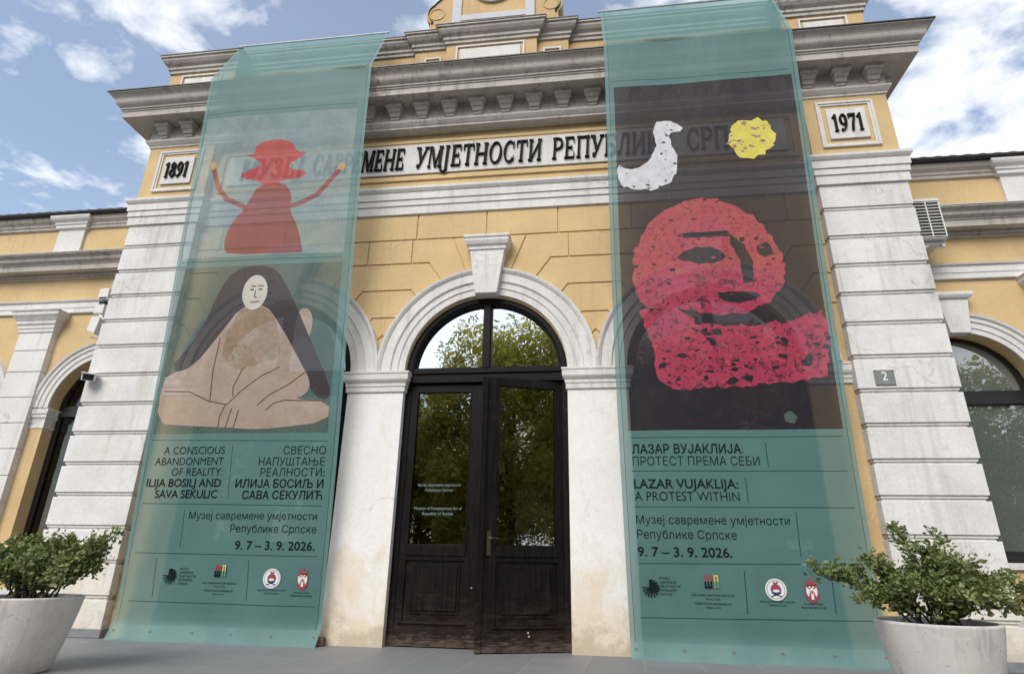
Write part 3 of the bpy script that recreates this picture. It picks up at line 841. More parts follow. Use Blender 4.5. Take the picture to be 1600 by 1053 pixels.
def leaf(cx, s, angle=0.0, detail=True):
    """one door leaf hung at x = cx + s*1.03; s=-1 left, +1 right; local x runs from hinge to meeting edge"""
    wdt = 1.03
    X = lambda u: -s * u
    m = MB()
    def bx(u0, u1, y0, y1, z0, z1, mi=0):
        a, b = sorted((X(u0), X(u1))); m.box(a, b, y0, y1, z0, z1, mi)
    outer = rect(min(X(0), X(wdt)), max(X(0), X(wdt)), .012, 3.205)
    gx = sorted((X(.10), X(wdt - .195)))
    polys = [rect(gx[0], gx[1], 1.15, 3.10),
             rect(gx[0] - .004, gx[1] + .004, .27, .965), rect(gx[0] + .05, gx[1] - .05, .36, .92), rect(gx[0] + .085, gx[1] - .085, .40, .88)]
    relief(m, outer, polys, [None, .022, .010, -.006], 0.0, .055)
    bx(0, wdt, .056, .058, .012, 1.14); bx(0, .10, .056, .058, 1.14, 3.205); bx(wdt - .195, wdt, .056, .058, 1.14, 3.205)
    bx(.10, wdt - .195, .056, .058, 3.10, 3.205)
    bx(0, wdt, -.012, 0.0, .012, .205); bx(.05, wdt - .15, -.024, -.0005, .255, .275)
    bx(.09, wdt - .185, -.016, 0, 1.02, 1.145); bx(.09, wdt - .185, -.012, 0, 3.10, 3.125)
    for a, b in ((.09, .105), (wdt - .20, wdt - .185)): bx(a, b, -.010, 0, 1.146, 3.099)
    D = m.build('door', WOOD, B, .003)
    D.location = (cx + s * 1.03, .085, 0)
    D.rotation_euler.z = angle
    glass_quad(gx[0] - .01, gx[1] + .01, .03, 1.14, 3.11).build('door_pane', GLASS, D)
    e = MB(); a, b = sorted((X(wdt - .0), X(wdt + .012))); e.box(a, b, -.002, .055, .012, 3.20)
    e.build('meeting_edge', REDWOOD if s > 0 else WOOD, D)
    if s > 0:
        e = MB(); a, b = sorted((X(wdt - .035), X(wdt + .035))); e.box(a, b, -.03, -.0005, .012, 3.20); e.build('cover_strip', WOOD, D, .004)
        h = MB(); a, b = sorted((X(wdt - .125), X(wdt - .08))); h.box(a, b, -.008, 0, 1.03, 1.30)
        u = X(wdt - .10)
        h.tube([(u, -.005, 1.22), (u, -.06, 1.22), (u + .02 * s, -.066, 1.22), (u + .11 * s, -.06, 1.215)], .010, .008)
        h.build('door_handle', BRASS, D)
        k = MB()
        for du, z in ((.44, .20), (.43, .165)): k.tube([(X(du), -.014, z), (X(du + .01), -.03, z + .012)], .018, .013)
        k.build('door_bolt', BRASS, D)
    else:
        k = MB(); k.tube([(X(wdt - .09), -.0, .66), (X(wdt - .09), -.014, .66)], .014, .011); k.build('keyhole_cover', METAL, D)
    return D
door_frame(0.0)
DL = leaf(0.0, -1)
DR = leaf(0.0, 1, radians(19.5))
for cx in (-3.0, 3.0):
    door_frame(cx); leaf(cx, -1); leaf(cx, 1)
# lettering on the panes
def pane_text(D, lines, mat, xc):
    for s, w, z, cap, wt in lines:
        m = MB(); vs, fs = fit(s, xc - w / 2, xc + w / 2, z, cap, wt); m.add([(x, .0265, zz_) for x, zz_ in vs], fs)
        m.build('pane_lettering', mat, D)
pane_text(DL, [('Музеј савремене умјетности', .56, 1.855, .034, 0), ('Републике Српске', .36, 1.79, .034, 0), ('Museum of Contemporary Art of', .62, 1.565, .036, 0.004), ('Republic of Srpska', .40, 1.50, .036, .004)], STICK, .46)
# notice board inside the right leaf, seen through the glass
nb2 = MB(); nb2.box(.36, .92, .62, .64, 1.33, 1.86); NBO = nb2.build('notice_board', simple('dark brown notice', (0.05, 0.022, 0.015), .6), B)

# ------------------------------------------------------------------ wings
def wing(side):
    sx = lambda x: x if side > 0 else -.08 - x
    def R(x0, x1): return sorted((sx(x0), sx(x1)))
    WX0, WX1 = 5.6, 17.6
    cxs = [6.53, 9.37, 12.21, 15.05]
    m = MB()
    a, b = R(WX0, WX1)
    relief(m, rect(a, b, -.05, 5.75), [archpoly(sx(c), .87, 1.05, 3.2) for c in cxs], [None] * 4, YW, .30)
    m.box(a, b, YW, YW + .3, 5.75, 6.88)
    m.build('wing_wall', YELLOW, B)
    P = [(a, YW), (b, YW)]
    m = MB()
    m.sweep(P, [(0, 4.885), (.045, 4.895), (.045, 4.98), (.055, 4.985), (.055, 5.09), (.08, 5.10), (.09, 5.125), (0, 5.14)])
    m.build('wing_string_course', WHITE, B)
    m = MB()
    m.sweep(P, [(0, 5.565), (.05, 5.575), (.05, 5.61), (.08, 5.62), (.08, 5.66), (.215, 5.655), (.215, 5.755), (.23, 5.76), (.23, 5.775)] + cyma(.235, 5.78, .345, 5.90) + [(.36, 5.905), (.36, 5.925)], caps=False)
    m.build('wing_cornice', WEATH, B)
    m = MB(); m.sweep(P, [(.37, 5.926), (.37, 5.94), (.0, 6.02)], caps=False); m.build('wing_flashing', GREYT, B)
    m = MB()
    m.sweep(P, [(0, 6.60), (.04, 6.61), (.04, 6.66), (.06, 6.67), (.06, 6.71), (.11, 6.75), (.13, 6.79), (.13, 6.83), (0, 6.86)], caps=False)
    m.build('parapet_moulding', WEATH, B)
    # tiled roof: dark gutter edge with a wavy row of tiles
    m = MB(); m.sweep(P, [(.02, 6.835), (.20, 6.84), (.22, 6.86), (.22, 6.885), (.0, 6.90)], caps=False); m.build('gutter', SHEET, B)
    m = MB()
    n = int((b - a) / .035); vs = []
    for i in range(n + 1):
        x = a + (b - a) * i / n; w = .022 * abs(sin(pi * x / .21))
        vs += [(x, YW - .20, 6.888 + w), (x, YW + .5, 7.06 + w), (x, YW + 5.0, 8.4)]
    m.add(vs, [(3 * i + j, 3 * i + 3 + j, 3 * i + 4 + j, 3 * i + 1 + j) for i in range(n) for j in (0, 1)])
    m.add([(x_, y_, z_ - .02) for x_, y_, z_ in vs[::3]] + vs[::3], [(i, i + 1, n + 2 + i, n + 1 + i) for i in range(n)])
    m.build('wing_roof', SHEET, B)
    for px in (7.97, 10.81, 13.65):
        m = MB()
        m.box(*R(px - .27, px + .27), YW - .05, YW + .02, 5.93, 6.60)
        c0, c1 = R(px - .27, px + .27)
        m.sweep([(c0, YW + .02), (c0, YW - .05), (c1, YW - .05), (c1, YW + .02)], [(0, 6.58), (.045, 6.60), (.045, 6.66), (.065, 6.67), (.065, 6.71), (.115, 6.75), (.135, 6.79), (.135, 6.828), (0, 6.832)])
        m.build('parapet_pilaster', WHITE, B, .004)
        m = MB()
        p0, p1 = R(px - .32, px + .32)
        m.box(p0 + .014, p1 - .014, YW - .096, YW + .02, 0, 4.5)
        zz_ = [0, .42, .84, 1.26, 1.68, 2.09, 2.51, 2.93, 3.36, 3.80, 4.18, 4.52]
        for u, v in zip(zz_, zz_[1:]): m.box(p0, p1, YW - .11, YW + .015, u + .012, v - .012)
        m.sweep([(p0, YW + .02), (p0, YW - .11), (p1, YW - .11), (p1, YW + .02)], [(0, 4.50), (.02, 4.52), (.02, 4.57), (.035, 4.58), (.035, 4.63), (.06, 4.66), (.06, 4.70), (.10, 4.76), (.13, 4.80), (.13, 4.86), (.15, 4.87), (.15, 4.883), (0, 4.884)])
        m.build('wing_pilaster', WHITE, B, .004)
    for c in cxs:
        cx = sx(c)
        m = MB()
        r = .87
        m.arch(cx, 3.2, [(r + .002, YW + .29), (r + .002, YW - .03), (r + .07, YW - .03), (r + .08, YW - .045), (r + .095, YW - .045), (r + .10, YW - .035), (r + .16, YW - .035), (r + .175, YW - .055), (r + .19, YW - .055), (r + .195, YW - .045), (r + .235, YW - .045), (r + .25, YW - .07), (r + .285, YW - .08), (r + .29, YW)], 0, pi, 48)
        m.build('arch_surround', WHITE, B)
        m = MB()
        m.prism_y([(cx - .13, 4.03), (cx + .13, 4.03), (cx + .20, 4.55), (cx - .20, 4.55)], YW - .13, YW + .02)
        m.sweep([(cx - .20, YW), (cx - .20, YW - .13), (cx + .20, YW - .13), (cx + .20, YW)], [(0, 4.54), (.03, 4.55), (.05, 4.58), (.055, 4.60), (.055, 4.635), (0, 4.64)])
        m.build('keystone', WHITE, B, .005)
        for s in (-1, 1):
            x0, x1 = sorted((cx + s * r, cx + s * (r + .32)))
            m = MB()
            pth = [(x0, YW), (x1, YW), (x1, YW + .28)] if s < 0 else [(x0, YW + .28), (x0, YW), (x1, YW)]
            m.sweep(pth, [(0, 2.86), (.012, 2.865), (.012, 2.90), (.008, 2.905), (.008, 3.02), (.03, 3.04), (.035, 3.09), (.05, 3.10), (.055, 3.18), (0, 3.2)])
            m.build('impost', WHITE, B)
        # window
        m = MB()
        n = 24
        lft = [(cx - r - .1, 1.0), (cx - r, 1.0)] + [(cx + r * cos(pi - pi / 2 * i / n), 3.2 + r * sin(pi - pi / 2 * i / n)) for i in range(n + 1)] + [(cx, 4.2), (cx - r - .1, 4.2)]
        rgt = [(2 * cx - x, z) for x, z in lft]
        fan = [(cx + (r - .10) * cos(pi * i / n), 3.28 + (r - .14) * sin(pi * i / n)) for i in range(n + 1)]
        relief(m, rect(cx - r - .1, cx + r + .1, 1.0, 4.2), [lft, rgt, rect(cx - r + .09, cx + r - .09, 1.19, 3.08), fan], [None] * 4, YW + .20, YW and .05)
        m.box(cx - r, cx + r, YW + .165, YW + .199, 3.085, 3.16); m.box(cx - r, cx + r, YW + .16, YW + .199, 1.055, 1.12)
        F = m.build('window_frame', BLACKF, B, .004)
        gm = MB(); gm.add([(x, YW + .225, z) for x, z in rect(cx - r + .08, cx + r - .08, 1.18, 3.09)], [(0, 1, 2, 3)]); gm.build('window_pane', WINGL if side > 0 else DIMGL, F)
        gm = MB(); gm.add([(x, YW + .225, z) for x, z in [(cx + (r - .09) * cos(pi * i / n), 3.27 + (r - .13) * sin(pi * i / n)) for i in range(n + 1)]], [tuple(range(n + 1))]); gm.build('window_pane', WINGL if side > 0 else DIMGL, F)
        m = MB(); m.box(cx - r - .06, cx + r + .06, YW - .05, YW + .16, .97, 1.048); m.build('window_sill', WHITE, B, .006)
    m = MB(); m.box(a, b, YW + .305, YW + 4, .01, 5.5)
    m.f = [f for f in m.f if not all(abs(m.v[k][1] - YW - .305) < 1e-6 for k in f)]; m.mi = [0] * len(m.f)
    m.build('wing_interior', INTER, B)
    m = MB(); m.box(a, b, YW - .03, YW + .02, 0.002, .45); m.build('wing_plinth', GREYT, B, .004)
wing(1); wing(-1)

# ------------------------------------------------------------------ banners
def sprofile(v):                                     # height along the cloth -> (y, z)
    if v <= 8.185:
        y = -.15 - .0708 * v
        if v < .34: y -= .075 * ((.34 - v) / .30) ** 2 - .02 * ((.34 - v) / .30)
        if v < .20: y -= .035 * (.20 - v) / .20
        return y, v
    t = v - 8.185
    return -.7295 + t * .365, 8.185 + t * .938
def cloth_pt(x, v, off, ph):
    y, z = sprofile(v)
    w = .010 * sin(x * 2.1 + v * .35 + ph) + .006 * sin(x * 4.7 - v * .8 + ph * 2) + .004 * sin(v * 2.3 + x + ph)
    if v > 8.185: w = .012 * sin(x * 5 + v * 3 + ph) * (1 - (v - 8.185) / 1.15)
    if v < .9:
        q = 1 - v / .9
        w += .020 * q * sin((x + ph) * 5.3 + 1.0) + .010 * q * q * sin((x + ph) * 11.7 + v * 5) + .010 * sin((x + ph) * 3.1 + v * 7) * q
    return (x + .018 * sin(v * .7 + ph), y - w - off, z)

def wobble(poly, amt, step, r):                      # ragged painted outline
    out = []
    for (x0, z0), (x1, z1) in zip(poly, poly[1:] + poly[:1]):
        n = max(1, int(hypot(x1 - x0, z1 - z0) / step))
        for i in range(n):
            t = i / n; out.append((x0 + (x1 - x0) * t + r.uniform(-amt, amt), z0 + (z1 - z0) * t + r.uniform(-amt, amt)))
    return out
def smooth(poly, k=2):
    for _ in range(k):
        q = []
        for (a, b), (c, d) in zip(poly, poly[1:] + poly[:1]): q += [(a * .75 + c * .25, b * .75 + d * .25), (a * .25 + c * .75, b * .25 + d * .75)]
        poly = q
    return poly
def inside(p, poly):
    x, z = p; c = False
    for (x0, z0), (x1, z1) in zip(poly, poly[1:] + poly[:1]):
        if (z0 > z) != (z1 > z) and x < (x1 - x0) * (z - z0) / (z1 - z0) + x0: c = not c
    return c
def fleck(x, z, a, b, r, ang=None):
    ang = r.uniform(0, pi) if ang is None else ang; n = r.randint(5, 8)
    return [(x + a * k * cos(t) * cos(ang) - b * k * sin(t) * sin(ang), z + a * k * cos(t) * sin(ang) + b * k * sin(t) * cos(ang))
            for t, k in [(2 * pi * i / n, r.uniform(.45, 1.2)) for i in range(n)]]
def flecks(region, count, amin, amax, r, mat, edge=None):
    xs = [p[0] for p in region]; zs = [p[1] for p in region]; out = []
    while len(out) < count:
        p = (r.uniform(min(xs), max(xs)), r.uniform(min(zs), max(zs)))
        if inside(p, region):
            a = amin + (amax - amin) * r.random() ** 2.5
            out.append((fleck(p[0], p[1], a, a * r.uniform(.3, .8), r, r.uniform(-.5, .5)), mat))
    return out
def stroke(pts, w): return [(quad(a[0], a[1], b[0], b[1], w)) for a, b in zip(pts, pts[1:])]
def oval(cx, cz, rx, rz, n=24): return [(cx + rx * cos(2 * pi * i / n), cz + rz * sin(2 * pi * i / n)) for i in range(n)]

def banner(x0, x1, art, rules, texts, logos, ph, label):
    top = 9.43
    T = tag(empty('exhibition_banner', ((x0 + x1) / 2, -.15, 0)), label, 'banner', 'banners hung on the facade')
    org = Vector(T.location)
    lay = []                                          # (polygon, material)
    for z, d in ((x0 + .055, 0), (x1 - .055, 0)): lay.append((rect(z - .0035, z + .0035, .04, top - .02), LINEC))
    for a, b in ((x0, x0 + .048), (x1 - .048, x1)): lay.append((rect(a, b, .0, top), HEM_SHEEN))
    lay.append((rect(x0, x1, .0, .17), HEM_SHEEN))  # foot hem, coloured paler to stand for sky sheen on its outward tilt
    for poly, m in art: lay.append((poly, m))
    for (a, b) in rules: lay.append((quad(a[0], a[1], b[0], b[1], .011), LINEC))
    mats = [TEAL]
    idx = []
    for _, m in lay:
        if m not in mats: mats.append(m)
        idx.append(mats.index(m))
    grid = [(x0 + (x1 - x0) * i / 28, .03 + (top - .03) * j / 90) for i in range(1, 28) for j in range(1, 90)]
    grid += [(x, v) for x in [x0 + (x1 - x0) * i / 28 for i in range(29)] for v in (.06, .12, .18, .24, 8.15, 8.185, 8.22)]
    def dense(poly, step=.1):
        out = []
        for (a, b), (c, d) in zip(poly, poly[1:] + poly[:1]):
            n = max(1, int(math.ceil(hypot(c - a, d - b) / step))); out += [(a + (c - a) * i / n, b + (d - b) * i / n) for i in range(n)]
        return out
    V, F = cdt(dense(rect(x0, x1, .03, top)), [dense(p) for p, _ in lay], grid)
    mb = MB(); mb.v = [tuple(Vector(cloth_pt(x, v, 0, ph)) - org) for x, v in V]
    for f, k in F:
        mb.f.append(tuple(f)); mb.mi.append(0 if k < 0 else idx[k])
    co_ = mb.build('cloth', mats, T, smooth=True)
    nn_ = []
    for x, v in V:
        vv = min(max(v, .04), top - .02)
        if abs(vv - 8.185) < .012: vv = 8.17
        du = Vector(cloth_pt(x + .01, vv, 0, ph)) - Vector(cloth_pt(x - .01, vv, 0, ph)); dv = Vector(cloth_pt(x, vv + .01, 0, ph)) - Vector(cloth_pt(x, vv - .01, 0, ph))
        nn_.append(du.cross(dv).normalized())
    co_.data.normals_split_custom_set_from_vertices(nn_)
    for s, a, b, z, cap, wt in texts:
        m = MB(); vs, fs = fit(s, a, b, z, cap, wt); m.add([Vector(cloth_pt(x, v, .004, ph)) - org for x, v in vs], fs)
        m.build('lettering', INK, T)
    for nm, polys in logos.items():
        mts = []; m = MB()
        for j, (poly, mt) in enumerate(polys):
            if mt not in mts: mts.append(mt)
            if isinstance(poly, tuple):
                vs, fs = fit(*poly)
            else: vs, fs = poly, [tuple(range(len(poly)))]
            m.add([Vector(cloth_pt(x, v, .009 + j * .0008, ph)) - org for x, v in vs], fs, mts.index(mt))
        m.build(nm, mts, T)
    # top batten, eyelets and tie bar
    y, z = sprofile(top)
    m = MB(); m.tube([(x0 - org.x - .02, y - org.y, z), (x1 - org.x + .02, y - org.y, z)], .018, .018, 10); m.build('top_batten', METAL, T)
    for i in range(6):
        m = MB()
        x = x0 + .06 + (x1 - x0 - .12) * i / 5
        c = Vector(cloth_pt(x, .10, .004, ph)) - org
        m.arch(c.x, c.z, [(.009, c.y), (.009, c.y - .004), (.019, c.y - .004), (.019, c.y)], 0, 2 * pi, 14)
        m.build('eyelet', METAL, T)
    return T

def sunburst(cx, cz, r):
    out = []
    for k in range(13):
        a = radians(84 - k * 22.0); L = r * (.95 if k < 6 else 1.12); w = .20 * r if k < 6 else .15 * r
        e = (cx + L * cos(a), cz + L * sin(a))
        out.append((quad(cx, cz, e[0], e[1], w), INK))
    out.append(([(cx, cz + r)] + [(cx + r * .72 * cos(radians(a)), cz + r * .72 * sin(radians(a))) for a in range(75, -60, -15)] + [(cx, cz - .3 * r)], INK))
    out.append((rect(cx - .28 * r, cx + .1 * r, cz - .1 * r, cz + r), INK))
    return out
def mn_logo(x, z, h):
    o = []; w = h * .125
    def U(x0, up, m1, m2, cnt):
        p = h * .235
        for i in range(cnt):
            a = x0 + i * p
            o.append((rect(a, a + w, z + h * .5, z + h), m1)); o.append((rect(a, a + w, z, z + h * .5), m2))
        o.append((rect(x0, x0 + (cnt - 1) * p + w, z + (h - w if not up else 0), z + (h if not up else w)), m1 if not up else m2))
    U(x, True, INKR, INK, 3); U(x + h * .75, False, INKY, INKG, 2)
    return o
def emblem_round(cx, cz, r):
    return [(oval(cx, cz, r, r), INKW), (oval(cx, cz, r * .86, r * .86), INK), (oval(cx, cz, r * .82, r * .82), INKW), (oval(cx, cz, r * .5, r * .5), INKB), (oval(cx, cz + .1 * r, r * .42, r * .36), INKR),
            (quad(cx - .45 * r, cz - .62 * r, cx + .4 * r, cz - .3 * r, .1 * r), INK), (quad(cx + .45 * r, cz - .62 * r, cx - .4 * r, cz - .3 * r, .1 * r), INK),
            (oval(cx, cz - .12 * r, r * .32, r * .12), INKW), ([(cx - .2 * r, cz + .52 * r), (cx + .2 * r, cz + .52 * r), (cx + .26 * r, cz + .76 * r), (cx, cz + .62 * r), (cx - .26 * r, cz + .76 * r)], INKR)]
def emblem_shield(cx, cz, h):
    w = h * .34
    sh = lambda k, m: ([(cx - w * k, cz + h * .32 * k), (cx + w * k, cz + h * .32 * k), (cx + w * k, cz - h * .22 * k), (cx + w * .6 * k, cz - h * .46 * k), (cx, cz - h * .56 * k), (cx - w * .6 * k, cz - h * .46 * k), (cx - w * k, cz - h * .22 * k)], m)
    o = [sh(1, INKR)]
    for s in (-1, 1):
        o.append(([(cx + s * .06 * h, cz + .10 * h), (cx + s * .27 * h, cz + .24 * h), (cx + s * .29 * h, cz - .05 * h), (cx + s * .20 * h, cz - .26 * h), (cx + s * .12 * h, cz - .06 * h)], INKW))
        o.append((oval(cx + s * .09 * h, cz + .24 * h, .05 * h, .05 * h, 8), INKW))
    o += [(rect(cx - .07 * h, cx + .07 * h, cz - .38 * h, cz + .20 * h), INKW), (rect(cx - .05 * h, cx + .05 * h, cz - .10 * h, cz + .06 * h), INKR)]
    o.append(([(cx - .22 * h, cz + .36 * h), (cx + .22 * h, cz + .36 * h), (cx + .30 * h, cz + .58 * h), (cx + .12 * h, cz + .48 * h), (cx, cz + .66 * h), (cx - .12 * h, cz + .48 * h), (cx - .30 * h, cz + .58 * h)], INKR))
    o.append((rect(cx - .015 * h, cx + .015 * h, cz + .64 * h, cz + .78 * h), INKR)); o.append((rect(cx - .05 * h, cx + .05 * h, cz + .70 * h, cz + .73 * h), INKR))
    return o
def museum_lines(x, ztop):
    L = [('МУЗЕЈ', .115), ('САВРЕМЕНЕ', .185), ('УМЈЕТНОСТИ', .225), ('РЕПУБЛИКЕ', .185), ('СРПСКЕ', .135)]
    return [(s, x, x + w, ztop - .042 * i, .023, .004) for i, (s, w) in enumerate(L)]
def captions(xa, xb, z, xc, ze, xs, zs):
    return [('МУЗЕЈ НАИВНЕ И МАРГИНАЛНЕ УМЈЕТНОСТИ', xa, xb, z, .022, .004), ('Београд, Србија', (xa + xb) / 2 - .075, (xa + xb) / 2 + .075, z - .035, .018, 0),
            ('MUSEUM OF NAIVE AND MARGINAL ART', xa + .03, xb - .03, z - .085, .022, .004), ('Belgrade, Serbia', (xa + xb) / 2 - .075, (xa + xb) / 2 + .075, z - .12, .018, 0),
            ('Министарство просвјете и културе', xc - .18, xc + .18, ze, .019, 0), ('Републике Српске', xc - .09, xc + .09, ze - .035, .019, 0),
            ('Република Србија', xs - .095, xs + .095, zs, .019, 0), ('Министарство културе', xs - .13, xs + .13, zs - .035, .020, .006)]

r1 = random.Random(3)
art = [(rect(-4.46, -1.99, 5.02, 7.42), PALEB)]
hat = smooth([(-3.76, 6.72), (-3.56, 6.70), (-3.55, 6.90), (-3.2, 6.96), (-2.96, 6.88), (-2.88, 6.70), (-2.70, 6.69), (-2.80, 6.60), (-2.95, 6.52), (-2.98, 6.42), (-2.68, 6.37), (-2.72, 6.25), (-3.04, 6.24), (-3.18, 6.12), (-3.36, 6.18), (-3.48, 6.27), (-3.74, 6.31), (-3.70, 6.42), (-3.43, 6.50), (-3.50, 6.63)], 1)
bell = smooth([(-3.42, 6.18), (-3.02, 6.20), (-2.86, 5.98), (-2.88, 5.74), (-2.72, 5.46), (-2.60, 5.06), (-2.62, 5.03), (-3.74, 5.05), (-3.84, 5.18), (-3.80, 5.52), (-3.60, 5.78), (-3.54, 5.92)], 1)
art.append((bell, REDB))
for pts in ([(-4.20, 6.50), (-4.06, 6.16), (-3.90, 5.97), (-3.60, 5.82)], [(-2.17, 6.36), (-2.48, 5.96), (-2.68, 5.85), (-2.90, 5.78)]):
    for i, q in enumerate(stroke(pts, .075)): art.append((q, REDB))
art += [(hat, REDA), (wobble(oval(-4.21, 6.56, .06, .07, 10), .012, 1, r1), OCHR), (wobble(oval(-2.15, 6.41, .06, .07, 10), .012, 1, r1), OCHR)]
art.append((rect(-4.46, -1.99, 2.48, 4.87), DTEAL))
art += [(smooth([(-4.06, 3.55), (-3.98, 4.0), (-3.80, 4.15), (-3.7, 3.9), (-3.9, 3.5)], 2), SKIN), (smooth([(-2.62, 3.85), (-2.55, 4.22), (-2.36, 4.15), (-2.34, 3.85), (-2.45, 3.6)], 2), SKIN)]
art += [(smooth([(-3.28, 4.87), (-2.95, 4.80), (-2.72, 4.45), (-2.39, 3.81), (-2.02, 3.12), (-2.01, 2.90), (-2.20, 2.93), (-2.5, 3.4), (-3.2, 3.6), (-3.9, 3.4), (-4.43, 3.31), (-3.99, 3.89), (-3.81, 4.48), (-3.62, 4.80)], 1), CHAR)]
art += [(smooth([(-3.42, 4.25), (-3.06, 4.27), (-2.80, 3.95), (-2.48, 3.45), (-2.28, 3.14), (-2.34, 2.98), (-2.52, 2.93), (-2.0, 2.88), (-2.0, 2.62), (-2.75, 2.54), (-3.05, 2.53), (-3.44, 2.56), (-4.03, 2.59), (-4.44, 2.63), (-4.45, 3.2), (-4.34, 3.31), (-4.04, 3.39), (-3.71, 3.83)], 1), SKIN),
        (wobble(smooth([(-3.40, 4.24), (-3.08, 4.25), (-2.90, 4.05), (-2.80, 3.75), (-2.76, 3.50), (-3.0, 3.42), (-3.35, 3.34), (-3.58, 3.42), (-3.62, 3.7), (-3.52, 4.02)], 1), .02, .07, r1), OLIV),
        (oval(-3.24, 4.45, .19, .26), CHALK)]
for sx_ in (-1, 1): art.append((oval(-3.22 + sx_ * .065, 4.49, .03, .014, 10), CHAR))
for pts in ([(-3.23, 4.47), (-3.24, 4.39), (-3.21, 4.37)], [(-3.28, 4.30), (-3.17, 4.31)], [(-3.30, 4.545), (-3.24, 4.54)], [(-3.19, 4.545), (-3.12, 4.54)], [(-4.38, 3.06), (-4.03, 3.05), (-3.70, 2.91), (-3.44, 2.86), (-3.25, 3.05), (-3.0, 3.24), (-2.76, 3.36)], [(-3.68, 3.80), (-3.72, 3.35), (-3.70, 2.93)], [(-3.28, 3.34), (-3.38, 3.10), (-3.37, 2.98)],
            [(-2.88, 2.78), (-2.78, 2.87), (-2.64, 2.91), (-2.01, 2.89)], [(-2.36, 3.30), (-2.6, 3.12), (-2.86, 2.98), (-3.0, 2.85)], [(-3.46, 2.86), (-3.52, 2.70), (-3.52, 2.55)], [(-3.36, 2.80), (-3.42, 2.54)], [(-3.26, 2.78), (-3.30, 2.54)]):
    for q in stroke(pts, .018): art.append((q, BRNL))
rules = [((-4.46, 7.50), (-2.0, 7.51)), ((-4.46, 4.96), (-2.01, 4.95)), ((-4.45, 2.40), (-1.98, 2.37)), ((-4.43, 1.59), (-1.98, 1.57)), ((-4.41, .99), (-1.96, .98)), ((-4.39, .43), (-1.95, .42)),
         ((-3.27, 2.31), (-3.24, 1.66)), ((-3.82, 1.51), (-3.80, 1.06)), ((-4.10, .93), (-4.07, .48)), ((-2.85, .92), (-2.81, .48))]
TW, TB = -0.006, 0.014
texts = [('A CONSCIOUS', -4.25, -3.37, 2.215, .095, TW), ('ABANDONMENT', -4.35, -3.37, 2.075, .095, TW), ('OF REALITY:', -4.09, -3.36, 1.94, .095, TW), ('ILIJA BOSILJ AND', -4.42, -3.36, 1.80, .097, TB), ('SAVA SEKULIC', -4.28, -3.39, 1.66, .097, TB),
         ('СВЕСНО', -2.56, -1.99, 2.205, .097, TW), ('НАПУШТАЊЕ', -2.88, -1.99, 2.065, .097, TW), ('РЕАЛНОСТИ:', -2.84, -1.98, 1.93, .097, TW), ('ИЛИЈА БОСИЉ И', -3.16, -1.98, 1.79, .097, TB), ('САВА СЕКУЛИЋ', -3.05, -1.98, 1.65, .097, TB),
         ('Музеј савремене умјетности', -3.74, -2.02, 1.405, .085, TW), ('Републике Српске', -3.15, -2.01, 1.25, .088, TW), ('9. 7 – 3. 9. 2026.', -3.06, -2.01, 1.05, .098, TB)]
texts += museum_lines(-3.75, .80) + captions(-3.42, -2.97, .645, -2.50, .585, -2.12, .565)
logos = {'museum_logo': sunburst(-3.86, .73, .082), 'partner_logo': mn_logo(-3.28, .73, .135), 'emblem': emblem_round(-2.51, .725, .112), 'crest': emblem_shield(-2.12, .715, .20)}
banner(-4.535, -1.835, art, rules, texts, logos, .4, 'teal banner left of the open doors with red bell shaped figure over fawn seated shape')

r2 = random.Random(11)
art = [(rect(1.855, 4.30, 2.465, 7.385), NIGHT)]
head = wobble(smooth([(2.01, 4.40), (2.03, 4.77), (2.16, 5.08), (2.43, 5.39), (2.82, 5.55), (3.17, 5.53), (3.52, 5.32), (3.76, 5.03), (3.89, 4.71), (3.91, 4.41), (3.82, 4.20), (3.6, 3.98), (3.37, 3.90), (2.93, 3.88), (2.45, 3.94), (2.08, 4.05)], 1), .022, .05, r2)
bodyp = wobble([(2.06, 4.0), (2.5, 3.97), (2.92, 3.80), (3.45, 3.76), (3.9, 3.80), (4.28, 3.92), (4.30, 3.5), (4.22, 3.12), (4.0, 3.05), (3.28, 2.99), (2.42, 2.96), (2.24, 3.12), (2.2, 3.54)], .024, .05, r2)
art += [(bodyp, MAGE), (head, CORAL)]
art.append((wobble(smooth([(2.05, 4.35), (2.5, 4.48), (3.1, 4.52), (3.6, 4.42), (3.86, 4.25), (3.6, 3.98), (3.37, 3.91), (2.93, 3.89), (2.45, 3.95), (2.08, 4.05)], 1), .03, .06, r2), MAGE))
art.append((wobble(smooth([(2.52, 4.02), (2.93, 3.90), (3.37, 3.90), (3.74, 4.08), (3.98, 3.90), (3.36, 3.74), (2.92, 3.76), (2.62, 3.92)], 1), .02, .07, r2), NIGHT))
art.append((wobble(smooth([(2.97, 4.18), (3.29, 4.22), (3.62, 4.16), (3.45, 4.06), (3.18, 4.05)], 1), .012, .06, r2), NIGHT))
art.append((wobble(smooth([(2.54, 4.66), (2.71, 4.80), (2.98, 4.85), (3.16, 4.76), (3.22, 4.65), (2.96, 4.58)], 1), .014, .06, r2), NIGHT))
art.append((wobble([(2.66, 5.04), (3.25, 5.05), (3.26, 4.97), (2.69, 4.96)], .012, .06, r2), NIGHT))
art.append((wobble([(3.26, 5.02), (3.44, 4.84), (3.52, 4.6), (3.50, 4.32), (3.38, 4.32), (3.38, 4.62), (3.28, 4.86)], .014, .06, r2), NIGHT))
art.append((wobble(oval(3.70, 4.76, .10, .11, 10), .02, .05, r2), NIGHT))
art += flecks(bodyp, 150, .006, .085, r2, NIGHT) + flecks(head, 130, .005, .05, r2, NIGHT)
art += flecks(head, 60, .01, .05, r2, MAGE) + flecks(bodyp, 50, .01, .06, r2, CORAL)
